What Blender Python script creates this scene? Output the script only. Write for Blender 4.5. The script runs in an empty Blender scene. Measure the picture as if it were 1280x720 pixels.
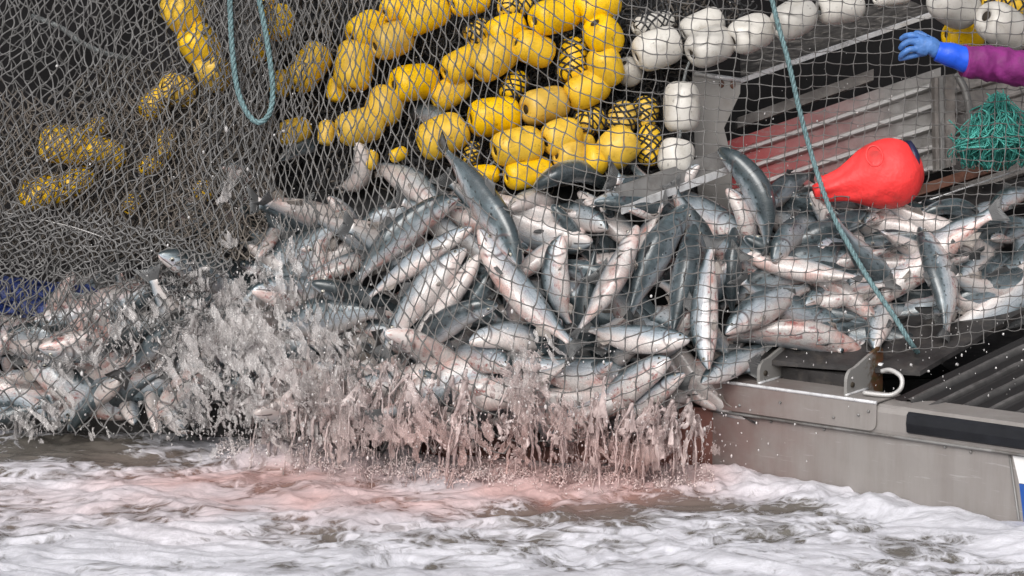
import bpy, bmesh, math, random
import numpy as np
from mathutils import Vector, Matrix
random.seed(7); rng = np.random.default_rng(7)
scene = bpy.context.scene
R = math.radians

# ------------------------------------------------------------------ camera
CAMZ, PITCH, LENS = 2.86, 10.0, 103.0
cam = bpy.data.cameras.new('camera'); cam.lens = LENS; cam.sensor_width = 36; cam.clip_end = 2000; cam.clip_start = 0.1
camo = bpy.data.objects.new('camera', cam); scene.collection.objects.link(camo)
camo.location = (0, -12, CAMZ); camo.rotation_euler = (R(90 - PITCH), 0, 0)
scene.camera = camo
cam.dof.use_dof = False
# ------------------------------------------------------------------ light
SUN_EL, SUN_ROT = 40, 200
world = bpy.data.worlds.new('World'); scene.world = world; world.use_nodes = True
wt = world.node_tree; wt.nodes.clear()
sky = wt.nodes.new('ShaderNodeTexSky'); sky.sky_type = 'NISHITA'; sky.sun_disc = False
sky.sun_elevation = R(SUN_EL); sky.sun_rotation = R(SUN_ROT); sky.air_density = 1.0; sky.dust_density = 4.0
hsv = wt.nodes.new('ShaderNodeHueSaturation'); hsv.inputs['Saturation'].default_value = 0.22
bg = wt.nodes.new('ShaderNodeBackground'); bg.inputs['Strength'].default_value = 0.15
wo = wt.nodes.new('ShaderNodeOutputWorld')
wt.links.new(sky.outputs[0], hsv.inputs['Color']); wt.links.new(hsv.outputs[0], bg.inputs['Color']); wt.links.new(bg.outputs[0], wo.inputs[0])
sl = bpy.data.lights.new('overcast_sun', 'SUN'); sl.energy = 1.3; sl.angle = R(45); sl.color = (1, .965, .93)
so = bpy.data.objects.new('overcast_sun', sl); scene.collection.objects.link(so)
# sun comes from behind the camera, a little from the left, high up
sd = Vector((-0.25 * math.cos(R(SUN_EL)), -math.cos(R(SUN_EL)), math.sin(R(SUN_EL))))
so.rotation_euler = sd.to_track_quat('Z', 'Y').to_euler()
scene.view_settings.view_transform = 'Standard'; scene.view_settings.look = 'None'
scene.view_settings.exposure = 0.2; scene.view_settings.gamma = 1
scene.cycles.max_bounces = 8; scene.cycles.transparent_max_bounces = 24
scene.cycles.diffuse_bounces = 3; scene.cycles.glossy_bounces = 3; scene.cycles.transmission_bounces = 6
scene.cycles.caustics_reflective = False; scene.cycles.caustics_refractive = False

# ------------------------------------------------------------------ helpers
F = 1280 / 36 * LENS
cp, sp_ = math.cos(R(PITCH)), math.sin(R(PITCH))
def P(px, py, Y):
    """world point seen at pixel (px,py) of the 1280x720 photo, standing at depth Y"""
    dx = (px - 640) / F; dv = (360 - py) / F
    d = (dx, cp + dv * sp_, -sp_ + dv * cp)
    t = (Y + 12) / d[1]
    return Vector((d[0] * t, Y, CAMZ + d[2] * t))
def Pn(px, py, Y):
    px = np.asarray(px, float); py = np.asarray(py, float); Y = np.asarray(Y, float)
    dx = (px - 640) / F; dv = (360 - py) / F
    t = (Y + 12) / (cp + dv * sp_)
    return np.stack([dx * t, Y + 0 * t, CAMZ + (-sp_ + dv * cp) * t], -1)
PX = 12.0 / F          # metres per photo pixel near Y=0

def _h(i, j, k, seed):
    n = (i.astype(np.int64) * 374761393 + j.astype(np.int64) * 668265263 + k.astype(np.int64) * 2147483647 + seed * 974634777) & 0xffffffff
    n = ((n ^ (n >> 13)) * 1274126177) & 0xffffffff
    n = ((n ^ (n >> 16)) * 2246822519) & 0xffffffff
    return ((n ^ (n >> 15)) & 0xffff) / 32767.5 - 1.0
def vnoise(x, y, z=0.0, seed=0):
    x, y, z = np.broadcast_arrays(np.asarray(x, float), np.asarray(y, float), np.asarray(z, float))
    i, j, k = np.floor(x), np.floor(y), np.floor(z)
    fx, fy, fz = x - i, y - j, z - k
    fx, fy, fz = [f * f * f * (f * (f * 6 - 15) + 10) for f in (fx, fy, fz)]
    r = 0
    for a in (0, 1):
        for b in (0, 1):
            for c in (0, 1):
                w = (fx if a else 1 - fx) * (fy if b else 1 - fy) * (fz if c else 1 - fz)
                r = r + w * _h(i + a, j + b, k + c, seed)
    return r
def fbm(x, y, z=0.0, o=4, seed=0):
    r = 0; a = 1; s = 0
    for q in range(o):
        r = r + a * vnoise(x * 2 ** q, y * 2 ** q, np.asarray(z) * 2 ** q, seed + q * 17); s += a; a *= .5
    return r / s

C = scene.collection
def link(o): C.objects.link(o); return o
def mesh_obj(name, verts, faces, mat=None, parent=None, smooth=True, loc=None):
    me = bpy.data.meshes.new(name)
    verts = np.asarray(verts, float)
    if loc is not None: verts = verts - np.asarray(loc, float)
    me.from_pydata(verts.tolist(), [], faces if isinstance(faces, list) else faces.tolist())
    if mat: me.materials.append(mat)
    if smooth: me.polygons.foreach_set('use_smooth', [True] * len(me.polygons))
    me.update()
    o = link(bpy.data.objects.new(name, me))
    if loc is not None: o.location = tuple(loc)
    if parent: o.parent = parent
    return o
def child(o, root):
    """make o (built in world coordinates) a part of root"""
    o.parent = root
    o.matrix_parent_inverse = Matrix.Translation(root.location).inverted() if root.rotation_euler.x == 0 else root.matrix_world.inverted()
    return o
def tag(o, label=None, cat=None, group=None, kind=None):
    if label: o['label'] = label
    if cat: o['category'] = cat
    if group: o['group'] = group
    if kind: o['kind'] = kind
    return o
def empty(name, loc, label, cat, group=None):
    o = link(bpy.data.objects.new(name, None)); o.location = tuple(loc); o.empty_display_size = .05
    return tag(o, label, cat, group)

class MB:
    def __init__(s): s.v = []; s.f = []; s.n = 0
    def add(s, v, f):
        v = np.asarray(v, float).reshape(-1, 3)
        s.f += (np.asarray(f) + s.n).tolist() if len({len(q) for q in f}) == 1 else [[i + s.n for i in q] for q in f]
        s.v.append(v); s.n += len(v)
    def build(s, name, mat=None, parent=None, smooth=True, loc=None, inv=True):
        vv = np.concatenate(s.v)
        o = mesh_obj(name, vv, s.f, mat, None, smooth, loc)
        if parent: child(o, parent)
        return o
    def tube(s, pts, r, sides=6, caps=True, closed=False):
        pts = np.asarray([tuple(p) for p in pts], float); n = len(pts)
        r = np.broadcast_to(np.asarray(r, float), (n,))
        if closed: t = np.roll(pts, -1, 0) - np.roll(pts, 1, 0)
        else: t = np.gradient(pts, axis=0)
        t /= np.linalg.norm(t, axis=1, keepdims=True) + 1e-12
        up = np.array([0, 0, 1.]) if abs(t[0][2]) < .9 else np.array([1., 0, 0])
        U = np.zeros_like(t); u = np.cross(t[0], up); u /= np.linalg.norm(u)
        for i in range(n):
            u = u - t[i] * (u @ t[i]); u /= np.linalg.norm(u) + 1e-12; U[i] = u
        V = np.cross(t, U)
        a = np.linspace(0, 2 * math.pi, sides, endpoint=False)
        ring = pts[:, None] + r[:, None, None] * (np.cos(a)[None, :, None] * U[:, None] + np.sin(a)[None, :, None] * V[:, None])
        f = []
        m = n if closed else n - 1
        for i in range(m):
            k = (i + 1) % n
            for j in range(sides):
                l = (j + 1) % sides
                f.append([i * sides + j, i * sides + l, k * sides + l, k * sides + j])
        s.add(ring, f)
        if caps and not closed:
            b = s.n - n * sides
            s.f.append([b + j for j in range(sides)][::-1]); s.f.append([b + (n - 1) * sides + j for j in range(sides)])
    def box(s, c8):
        """8 corners: bottom 4 (ccw) then top 4"""
        s.add(c8, [[0, 3, 2, 1], [4, 5, 6, 7], [0, 1, 5, 4], [1, 2, 6, 5], [2, 3, 7, 6], [3, 0, 4, 7]])
    def slab(s, a, b, c, d, th):
        """quad a b c d given thickness th along its normal (away from the viewer)"""
        a, b, c, d = [np.array(tuple(q), float) for q in (a, b, c, d)]
        n = np.cross(c - a, d - b); n /= np.linalg.norm(n)
        if n[1] < 0: n = -n
        s.box([a, b, c, d, a + n * th, b + n * th, c + n * th, d + n * th])
    def blob(s, c, r, seg=6, rings=4, sc=(1, 1, 1)):
        v = [[0, 0, 1]]; f = []
        for i in range(1, rings):
            th = math.pi * i / rings
            for j in range(seg):
                ph = 2 * math.pi * j / seg
                v.append([math.sin(th) * math.cos(ph), math.sin(th) * math.sin(ph), math.cos(th)])
        v.append([0, 0, -1]); L = len(v) - 1
        for j in range(seg): f.append([0, 1 + j, 1 + (j + 1) % seg])
        for i in range(rings - 2):
            for j in range(seg):
                a = 1 + i * seg + j; b = 1 + i * seg + (j + 1) % seg
                f.append([a, a + seg, b + seg, b])
        a0 = 1 + (rings - 2) * seg
        for j in range(seg): f.append([L, a0 + (j + 1) % seg, a0 + j])
        s.add(np.array(v) * r * np.array(sc) + np.array(tuple(c)), f) if False else s._mix(np.array(v) * r * np.array(sc) + np.array(tuple(c)), f)
    def _mix(s, v, f):
        s.f += [[i + s.n for i in q] for q in f]; s.v.append(v); s.n += len(v)

def smooth_path(pts, n):
    pts = np.array([tuple(p) for p in pts], float)
    m = len(pts); out = []
    for t in np.linspace(0, m - 1, n):
        i = min(int(t), m - 2); u = t - i
        p0 = pts[max(i - 1, 0)]; p1 = pts[i]; p2 = pts[i + 1]; p3 = pts[min(i + 2, m - 1)]
        out.append(.5 * (2 * p1 + (p2 - p0) * u + (2 * p0 - 5 * p1 + 4 * p2 - p3) * u * u + (3 * p1 - p0 - 3 * p2 + p3) * u ** 3))
    return np.array(out)

# ------------------------------------------------------------------ materials
class NT:
    def __init__(s, name):
        s.m = bpy.data.materials.new(name); s.m.use_nodes = True; s.t = s.m.node_tree
        s.b = s.t.nodes['Principled BSDF']; s.out = s.t.nodes['Material Output']
    def n(s, typ, **kw):
        x = s.t.nodes.new(typ)
        for k, v in kw.items(): setattr(x, k, v)
        return x
    def l(s, a, b): s.t.links.new(a, b)
    def val(s, x, sock):
        if isinstance(x, (int, float)): sock.default_value = x
        elif isinstance(x, tuple): sock.default_value = x if len(x) == 4 or sock.type == 'VECTOR' else (*x, 1)
        else: s.l(x, sock)
    def math(s, op, a, b=0.0, c=None, clamp=False):
        x = s.n('ShaderNodeMath', operation=op, use_clamp=clamp)
        s.val(a, x.inputs[0]); s.val(b, x.inputs[1])
        if c is not None: s.val(c, x.inputs[2])
        return x.outputs[0]
    def noise(s, scale=5, detail=4, rough=.55, vec=None, dist=0):
        x = s.n('ShaderNodeTexNoise'); x.inputs['Scale'].default_value = scale; x.inputs['Detail'].default_value = detail
        x.inputs['Roughness'].default_value = rough; x.inputs['Distortion'].default_value = dist
        if vec is not None: s.l(vec, x.inputs['Vector'])
        return x.outputs['Fac']
    def ramp(s, fac, stops, interp='LINEAR'):
        x = s.n('ShaderNodeValToRGB'); x.color_ramp.interpolation = interp; e = x.color_ramp.elements
        while len(e) < len(stops): e.new(.5)
        for q, (p, c) in zip(e, stops):
            q.position = p; q.color = (*c, 1) if isinstance(c, tuple) else (c, c, c, 1)
        s.val(fac, x.inputs[0]); return x.outputs[0]
    def mix(s, fac, a, b):
        x = s.n('ShaderNodeMix', data_type='RGBA'); s.val(fac, x.inputs[0]); s.val(a, x.inputs[6]); s.val(b, x.inputs[7]); return x.outputs[2]
    def map(s, fac, a, b, c=0., d=1.):
        x = s.n('ShaderNodeMapRange'); s.val(fac, x.inputs[0])
        for i, q in enumerate((a, b, c, d)): x.inputs[i + 1].default_value = q
        return x.outputs[0]
    def obj(s): return s.n('ShaderNodeTexCoord').outputs['Object']
    def geo(s): return s.n('ShaderNodeNewGeometry').outputs['Position']
    def scale(s, vec, sc, rot=(0, 0, 0)):
        x = s.n('ShaderNodeMapping'); x.inputs['Scale'].default_value = sc; x.inputs['Rotation'].default_value = rot; s.l(vec, x.inputs[0]); return x.outputs[0]
    def bump(s, h, strength=.3, dist=.01):
        x = s.n('ShaderNodeBump'); x.inputs['Strength'].default_value = strength; x.inputs['Distance'].default_value = dist
        s.l(h, x.inputs['Height']); s.l(x.outputs[0], s.b.inputs['Normal']); return x.outputs[0]
    def set(s, **kw):
        for k, v in kw.items(): s.val(v, s.b.inputs[k.replace('_', ' ')])
        return s
def simple(name, col, rough=.5, metal=0., var=.25, vscale=8, bump=.15, bscale=60, dirt=None, dirt_amt=.5, dirt_scale=3, bdist=.004, coat=0., spec=.5):
    m = NT(name); o = m.geo()
    f = m.noise(vscale, 5, .6, o)
    dark = tuple(c * (1 - var) for c in col); lite = tuple(min(1, c * (1 + var)) for c in col)
    c = m.ramp(f, [(.3, dark), (.7, lite)])
    if dirt:
        d = m.map(m.noise(dirt_scale, 6, .65, o), .52, .68, 0, dirt_amt)
        c = m.mix(d, c, dirt)
    m.set(Base_Color=c, Roughness=m.map(m.noise(vscale * 2, 3, .5, o), .3, .7, max(.02, rough - .12), min(1, rough + .12)), Metallic=metal, Coat_Weight=coat, Specular_IOR_Level=spec)
    if bump: m.bump(m.noise(bscale, 4, .6, o), bump, bdist)
    return m.m
M = {}
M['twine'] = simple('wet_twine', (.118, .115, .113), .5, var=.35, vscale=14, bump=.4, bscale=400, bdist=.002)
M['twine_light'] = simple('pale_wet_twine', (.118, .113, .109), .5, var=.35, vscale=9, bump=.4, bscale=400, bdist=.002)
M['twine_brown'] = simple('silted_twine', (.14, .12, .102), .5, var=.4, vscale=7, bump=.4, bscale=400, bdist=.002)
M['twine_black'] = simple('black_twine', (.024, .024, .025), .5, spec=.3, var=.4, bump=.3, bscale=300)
M['knot'] = simple('knot', (.10, .095, .095), .5, var=.3)
def rope_mat(name, col, vs=120):
    m = NT(name); g = m.geo()
    w = m.noise(vs, 3, .6, m.scale(g, (1, 1, .35), (0, R(35), 0)))
    c = m.ramp(w, [(.35, tuple(q * .45 for q in col)), (.6, col)])
    m.set(Base_Color=c, Roughness=.6); m.bump(w, .8, .004); return m.m
M['rope'] = rope_mat('teal_rope', (.15, .25, .265))
M['rope_dark'] = rope_mat('grey_rope', (.16, .17, .17))
M['teal'] = simple('teal_twine', (.07, .36, .31), .55, var=.5, vscale=25, bump=.3, bscale=300)
def float_mat(name, col, stain):
    m = NT(name); g = m.obj(); oi = m.n('ShaderNodeObjectInfo').outputs['Random']
    f = m.noise(9, 6, .65, g)
    c = m.mix(m.map(f, .35, .7, 0, .5), col, tuple(q * .72 for q in col))
    hs = m.n('ShaderNodeHueSaturation'); m.l(c, hs.inputs['Color']); m.l(m.map(oi, 0, 1, .80, 1.08), hs.inputs['Value']); m.l(m.map(oi, 0, 1, .90, 1.04), hs.inputs['Saturation'])
    d = m.map(m.noise(16, 8, .75, g), .50, .70, 0, .6)
    c = m.mix(d, hs.outputs[0], stain)
    sc = m.map(m.noise(34, 5, .7, m.scale(g, (1, 1, 3))), .60, .68, 0, .6)
    c = m.mix(sc, c, tuple(q * .3 for q in stain))
    m.set(Base_Color=c, Roughness=m.map(f, .3, .7, .28, .5), Specular_IOR_Level=.45)
    m.bump(m.noise(90, 5, .65, g), .25, .004); return m.m
M['yellow'] = float_mat('yellow_foam', (.88, .54, .012), (.42, .22, .02))
M['white'] = float_mat('white_foam', (.66, .63, .58), (.36, .32, .26))
def hull_mat():
    m = NT('worn_hull'); g = m.geo()
    run = m.noise(16, 6, .7, m.scale(g, (1, 1, .10))); sm = m.noise(3, 5, .6, g); scr = m.noise(40, 4, .6, m.scale(g, (.15, .15, 1.6)))
    c = m.mix(m.map(run, .42, .68, 0, .45), (.285, .265, .25), (.19, .165, .15))
    c = m.mix(m.map(sm, .35, .7, 0, .35), c, (.22, .20, .195))
    c = m.mix(m.map(scr, .62, .70, 0, .35), c, (.45, .44, .43))
    sp = m.n('ShaderNodeSeparateXYZ'); m.l(g, sp.inputs[0])
    pk = m.math('MULTIPLY', m.map(sp.outputs[0], 1.35, .85), m.map(m.noise(7, 4, .6, g), .3, .6, .3, 1.))
    c = m.mix(m.math('MULTIPLY', pk, .7), c, (.17, .085, .075))
    m.set(Base_Color=c, Roughness=m.map(sm, .3, .7, .32, .52), Metallic=.2); m.bump(m.noise(6, 3, .5, g), .25, .03); return m.m
M['hull'] = hull_mat()
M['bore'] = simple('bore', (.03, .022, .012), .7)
M['alu'] = simple('aluminium', (.275, .262, .25), .42, .25, var=.16, vscale=2.2, bump=.10, bscale=25, dirt=(.19, .165, .15), dirt_amt=.5, dirt_scale=7)
M['alu_dull'] = simple('dull_aluminium', (.20, .195, .19), .5, .3, var=.35, vscale=5, bump=.15, bscale=40, dirt=(.09, .075, .065), dirt_amt=.7, dirt_scale=6)
M['bright'] = simple('bright_edge', (.66, .66, .67), .35, .3, var=.2, vscale=18, dirt=(.25, .23, .22), dirt_amt=.6, dirt_scale=14)
M['dark'] = simple('dark_hull', (.010, .0095, .010), .8, var=.5, vscale=4, bump=.2, bscale=12, spec=.08)
M['darkgrey'] = simple('dark_deck', (.030, .028, .028), .45, var=.6, vscale=9, bump=.4, bscale=50, spec=.35, dirt=(.09, .08, .07), dirt_amt=.5, dirt_scale=14)
M['brownhull'] = simple('rusty_wet_hull', (.15, .065, .052), .3, var=.5, vscale=4, bump=.3, bscale=30, dirt=(.26, .11, .085), dirt_amt=.8, dirt_scale=5)
M['timber'] = simple('brown_timber', (.13, .055, .035), .55, var=.5, vscale=12, bump=.4, bscale=60)
M['plank'] = simple('grey_plank', (.17, .155, .145), .6, var=.45, vscale=14, bump=.4, bscale=60, dirt=(.08, .06, .05), dirt_scale=9)
M['debris'] = simple('littered_deck', (.045, .042, .040), .5, var=.7, vscale=22, bump=.6, bscale=40, spec=.3, dirt=(.22, .20, .18), dirt_amt=.8, dirt_scale=20)
M['rubber'] = simple('black_rubber', (.009, .010, .013), .5, spec=.3, var=.4, bump=.25, bscale=50)
M['whitepaint'] = simple('white_paint', (.74, .73, .72), .4, var=.1)
M['bluepaint'] = simple('blue_paint', (.012, .07, .30), .4, var=.2)
M['tarp'] = simple('navy_tarp', (.016, .035, .16), .45, var=.5, vscale=16, bump=.8, bscale=25, bdist=.02)
M['redthing'] = simple('dull_red', (.17, .008, .010), .5, var=.4)
M['coral'] = simple('coral_vinyl', (.88, .045, .045), .55, var=.14, vscale=9, bump=.35, bscale=14, bdist=.03, dirt=(.45, .05, .045), dirt_amt=.6, dirt_scale=11)
M['navy'] = simple('navy_cap', (.012, .014, .05), .4)
M['sleeve'] = simple('purple_sleeve', (.17, .012, .13), .72, var=.25, vscale=18, bump=.5, bscale=35, bdist=.012)
M['glove'] = simple('blue_glove', (.06, .165, .43), .5, var=.25, vscale=20, bump=.6, bscale=42, bdist=.01)
M['cuff'] = simple('blue_cuff', (.01, .09, .66), .4, var=.15, vscale=20, bump=.35, bscale=30, bdist=.008)
M['bib'] = simple('orange_bib', (.5, .12, .02), .5); M['skin'] = simple('skin', (.5, .3, .22), .5); M['hair'] = simple('hair', (.04, .025, .02), .6)
M['boot'] = simple('boot', (.03, .03, .03), .5)
def corr_mat():
    m = NT('corrugated_bin_board'); g = m.geo()
    at = m.n('ShaderNodeAttribute'); at.attribute_name = 'paint'
    n1 = m.noise(9, 6, .65, g); st = m.noise(14, 5, .7, m.scale(g, (1, 1, 3)))
    base = m.ramp(n1, [(.3, (.15, .14, .135)), (.7, (.32, .31, .30))])
    rd = m.n('ShaderNodeAttribute'); rd.attribute_name = 'ridge'
    base = m.mix(m.math('MULTIPLY', rd.outputs['Fac'], .7), base, (.58, .57, .56))
    pf = m.math('MULTIPLY', at.outputs['Fac'], m.map(st, .30, .46, .35, 1.0))
    c = m.mix(pf, base, (.34, .030, .032))
    m.set(Base_Color=c, Roughness=.42, Metallic=.1); m.bump(m.noise(60, 4, .6, g), .3, .004); return m.m
M['corr'] = corr_mat()
def rustplate():
    m = NT('stained_bracket'); g = m.geo()
    at = m.n('ShaderNodeAttribute'); at.attribute_name = 'rust'
    n1 = m.noise(20, 6, .7, g)
    f = m.math('ADD', at.outputs['Fac'], m.map(n1, .3, .7, -.35, .35), clamp=True)
    c = m.mix(m.map(f, .35, .7), (.27, .262, .25), m.ramp(m.noise(35, 4, .6, g), [(.35, (.07, .055, .02)), (.6, (.14, .06, .03))]))
    m.set(Base_Color=c, Roughness=.5, Metallic=.25); m.bump(n1, .2, .004); return m.m
M['rust'] = rustplate()
def deckrib():
    m = NT('ribbed_deck_plate'); g = m.geo(); rd = m.n('ShaderNodeAttribute'); rd.attribute_name = 'ridge'
    n1 = m.noise(14, 6, .65, g)
    c = m.mix(m.math('MULTIPLY', rd.outputs['Fac'], m.map(n1, .3, .7, .25, 1)), (.016, .015, .015), (.105, .10, .098))
    m.set(Base_Color=c, Roughness=.45, Specular_IOR_Level=.35); m.bump(n1, .2, .004); return m.m
M['deckrib'] = deckrib()

def fish_mat():
    m = NT('salmon_skin'); at = m.n('ShaderNodeAttribute'); at.attribute_name = 'sv'
    sep = m.n('ShaderNodeSeparateXYZ'); m.l(at.outputs['Vector'], sep.inputs[0]); s, v, w = sep.outputs
    g = m.obj(); rnd = m.n('ShaderNodeObjectInfo').outputs['Random']
    cv = m.n('ShaderNodeCombineXYZ'); m.l(m.math('MULTIPLY', s, 9.), cv.inputs[0]); m.l(m.math('MULTIPLY', v, 1.6), cv.inputs[1]); m.l(m.math('ADD', m.math('MULTIPLY', rnd, 40.), w), cv.inputs[2])
    n1 = m.noise(1.6, 5, .6, cv.outputs[0])
    nl = m.noise(.55, 2, .5, cv.outputs[0])
    vv = m.math('ADD', m.math('ADD', v, m.map(n1, .3, .7, -.16, .16)), m.map(nl, .3, .7, -.22, .22))
    vv = m.math('ADD', vv, m.map(rnd, 0, 1, -.18, .20))
    col = m.ramp(m.map(vv, -1, 1), [(0, (.66, .59, .56)), (.34, (.70, .66, .64)), (.52, (.58, .61, .64)), (.66, (.40, .45, .49)), (.78, (.17, .22, .245)), (.87, (.060, .088, .10)), (1, (.030, .044, .050))])
    # pink blush on belly and behind the gills
    n2 = m.noise(.9, 5, .6, cv.outputs[0])
    r2 = m.math('FRACT', m.math('MULTIPLY', rnd, 7.31))
    blush = m.math('MULTIPLY', m.map(n2, .47, .68), m.math('MULTIPLY', m.map(v, .2, -.45), m.map(r2, .1, .8, .2, 1.0)))
    col = m.mix(blush, col, (.58, .28, .23))
    n3 = m.noise(2.3, 6, .7, cv.outputs[0])
    blood = m.math('MULTIPLY', m.map(n3, .54, .64), m.math('MULTIPLY', m.map(r2, .35, .6), m.map(v, .3, -.2)))
    col = m.mix(m.math('MULTIPLY', blood, .8), col, (.30, .035, .03))
    bl = m.math('MULTIPLY', m.map(m.math('FRACT', m.math('MULTIPLY', rnd, 13.7)), .3, 1, 0, .55), m.map(m.math('ABSOLUTE', m.math('SUBTRACT', v, .05)), .55, .1))
    col = m.mix(bl, col, (.36, .44, .52))
    gm = m.n('ShaderNodeHueSaturation'); m.l(col, gm.inputs['Color']); m.l(m.map(m.math('FRACT', m.math('MULTIPLY', rnd, 3.17)), 0, 1, .72, 1.08), gm.inputs['Value']); col = gm.outputs[0]
    # scales
    uvv = m.n('ShaderNodeCombineXYZ'); m.l(m.math('MULTIPLY', s, 120.), uvv.inputs[0]); m.l(m.math('MULTIPLY', v, 20.), uvv.inputs[1])
    vo = m.n('ShaderNodeTexVoronoi'); m.l(uvv.outputs[0], vo.inputs['Vector']); vo.inputs['Scale'].default_value = 1.0
    body = m.map(s, .20, .26)
    sc = m.math('MULTIPLY', m.map(vo.outputs['Distance'], .2, .7, 0, .28), body)
    col = m.mix(sc, col, (.12, .13, .14))
    # dark spots on the back
    vs = m.n('ShaderNodeTexVoronoi'); m.l(uvv.outputs[0], vs.inputs['Vector']); vs.inputs['Scale'].default_value = .22
    spot = m.math('MULTIPLY', m.map(vs.outputs['Distance'], .30, .18), m.map(v, .1, .5))
    col = m.mix(m.math('MULTIPLY', spot, .8), col, (.012, .014, .015))
    # gill cover edge, mouth, jaw plate
    v2 = m.math('MULTIPLY', v, v)
    gd = m.math('ABSOLUTE', m.math('SUBTRACT', s, m.math('SUBTRACT', .212, m.math('MULTIPLY', v2, .06))))
    gl = m.math('MULTIPLY', m.map(gd, .016, .003), m.map(m.math('ABSOLUTE', v), .97, .85))
    col = m.mix(m.math('MULTIPLY', gl, .75), col, (.07, .045, .045))
    gd2 = m.math('ABSOLUTE', m.math('SUBTRACT', s, m.math('SUBTRACT', .150, m.math('MULTIPLY', v2, .04))))
    col = m.mix(m.math('MULTIPLY', m.map(gd2, .007, .003), .45), col, (.08, .09, .09))
    mo = m.math('MULTIPLY', m.map(m.math('ABSOLUTE', m.math('ADD', v, m.math('ADD', .22, m.math('MULTIPLY', s, 1.5)))), .10, .04), m.map(s, .10, .092))
    col = m.mix(m.math('MULTIPLY', mo, .9), col, (.02, .015, .015))
    # lateral line
    ll = m.math('MULTIPLY', m.map(m.math('ABSOLUTE', m.math('SUBTRACT', v, .12)), .035, .01), body)
    col = m.mix(m.math('MULTIPLY', ll, .35), col, (.08, .09, .10))
    m.set(Base_Color=col, Roughness=m.map(n1, .3, .7, .22, .42), Metallic=m.map(v, -.5, .1, .0, .12), Coat_Weight=.7, Coat_Roughness=.10)
    m.bump(m.math('ADD', m.math('MULTIPLY', vo.outputs['Distance'], body), m.math('MULTIPLY', gl, -2.)), .18, .002)
    return m.m
M['fish'] = fish_mat()
def fin_mat(name, a, b):
    m = NT(name); at = m.n('ShaderNodeAttribute'); at.attribute_name = 'ray'
    w = m.n('ShaderNodeTexWave'); w.bands_direction = 'X'; w.inputs['Scale'].default_value = 6; w.inputs['Distortion'].default_value = 1
    m.l(at.outputs['Vector'], w.inputs['Vector'])
    m.set(Base_Color=m.ramp(w.outputs['Fac'], [(.2, a), (.8, b)]), Roughness=.35); m.bump(w.outputs['Fac'], .4, .003); return m.m
M['fin'] = fin_mat('fin_grey', (.045, .048, .05), (.15, .15, .15))
M['finpale'] = fin_mat('fin_pale', (.20, .17, .15), (.42, .38, .35))
M['eye'] = simple('eye_silver', (.42, .40, .34), .2, .3); M['pupil'] = simple('pupil', (.004, .004, .005), .08, bump=0)

def splash_mat(name, col, milk, rough=.08, pinkness=.75):
    """aerated water: clear refracting water with milky air bubbles in it, tinted where the catch bleeds"""
    m = NT(name); g = m.geo()
    n = m.noise(22, 4, .65, m.scale(g, (1, 1, .45)))
    sepz = m.n('ShaderNodeSeparateXYZ'); m.l(g, sepz.inputs[0])
    px_ = m.math('MULTIPLY', m.map(m.math('ABSOLUTE', m.math('SUBTRACT', sepz.outputs[0], .1)), 1.15, .35), m.map(sepz.outputs[2], .55, .05))
    c = m.mix(m.math('MULTIPLY', px_, m.map(m.noise(3, 3, .5, g), .3, .7, .2, pinkness)), col, (.80, .50, .46))
    m.set(Base_Color=c, Roughness=.35, Specular_IOR_Level=.5, Coat_Weight=.8, Coat_Roughness=.05)
    gl = m.n('ShaderNodeBsdfGlass'); gl.inputs['IOR'].default_value = 1.2; gl.inputs['Roughness'].default_value = rough; m.l(m.mix(.5, c, (1, 1, 1)), gl.inputs['Color'])
    mx = m.n('ShaderNodeMixShader')
    m.l(m.map(n, .32, .68, max(0, milk - .3), min(1, milk + .3)), mx.inputs[0]); m.l(gl.outputs[0], mx.inputs[1]); m.l(m.b.outputs[0], mx.inputs[2]); m.l(mx.outputs[0], m.out.inputs[0])
    return m.m
def veil_mat():
    m = NT('thin_sheet_of_water'); g = m.geo()
    n = m.noise(9, 7, .68, m.scale(g, (1, 1, .38), (0, R(12), 0))); n2 = m.noise(34, 5, .65, m.scale(g, (1, 1, .4)))
    sp = m.n('ShaderNodeSeparateXYZ'); m.l(g, sp.inputs[0])
    pk = m.math('MULTIPLY', m.map(m.math('ABSOLUTE', m.math('SUBTRACT', sp.outputs[0], .1)), 1.15, .4), m.map(sp.outputs[2], .6, .05))
    c = m.mix(m.math('MULTIPLY', pk, .8), (.56, .53, .52), (.72, .43, .38))
    m.set(Base_Color=c, Roughness=.3, Coat_Weight=.8, Coat_Roughness=.06); m.bump(m.math('ADD', n, m.math('MULTIPLY', n2, .5)), .7, .012)
    t = m.n('ShaderNodeBsdfTransparent'); mx = m.n('ShaderNodeMixShader')
    m.l(m.map(m.math('ADD', n, m.math('MULTIPLY', m.math('SUBTRACT', n2, .5), .6)), .34, .66, .03, .46), mx.inputs[0]); m.l(t.outputs[0], mx.inputs[1]); m.l(m.b.outputs[0], mx.inputs[2]); m.l(mx.outputs[0], m.out.inputs[0])
    return m.m
M['veil'] = veil_mat()
M['splash'] = splash_mat('splash_water', (.74, .64, .62), .42)
M['splash_dense'] = splash_mat('foamy_water', (.56, .53, .52), .40)
M['drop'] = splash_mat('droplet', (.8, .78, .77), .55)
M['churn'] = splash_mat('churned_foam', (.80, .72, .71), .85)
M['hook'] = simple('hook_steel', (.42, .41, .40), .4, .2)

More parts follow.
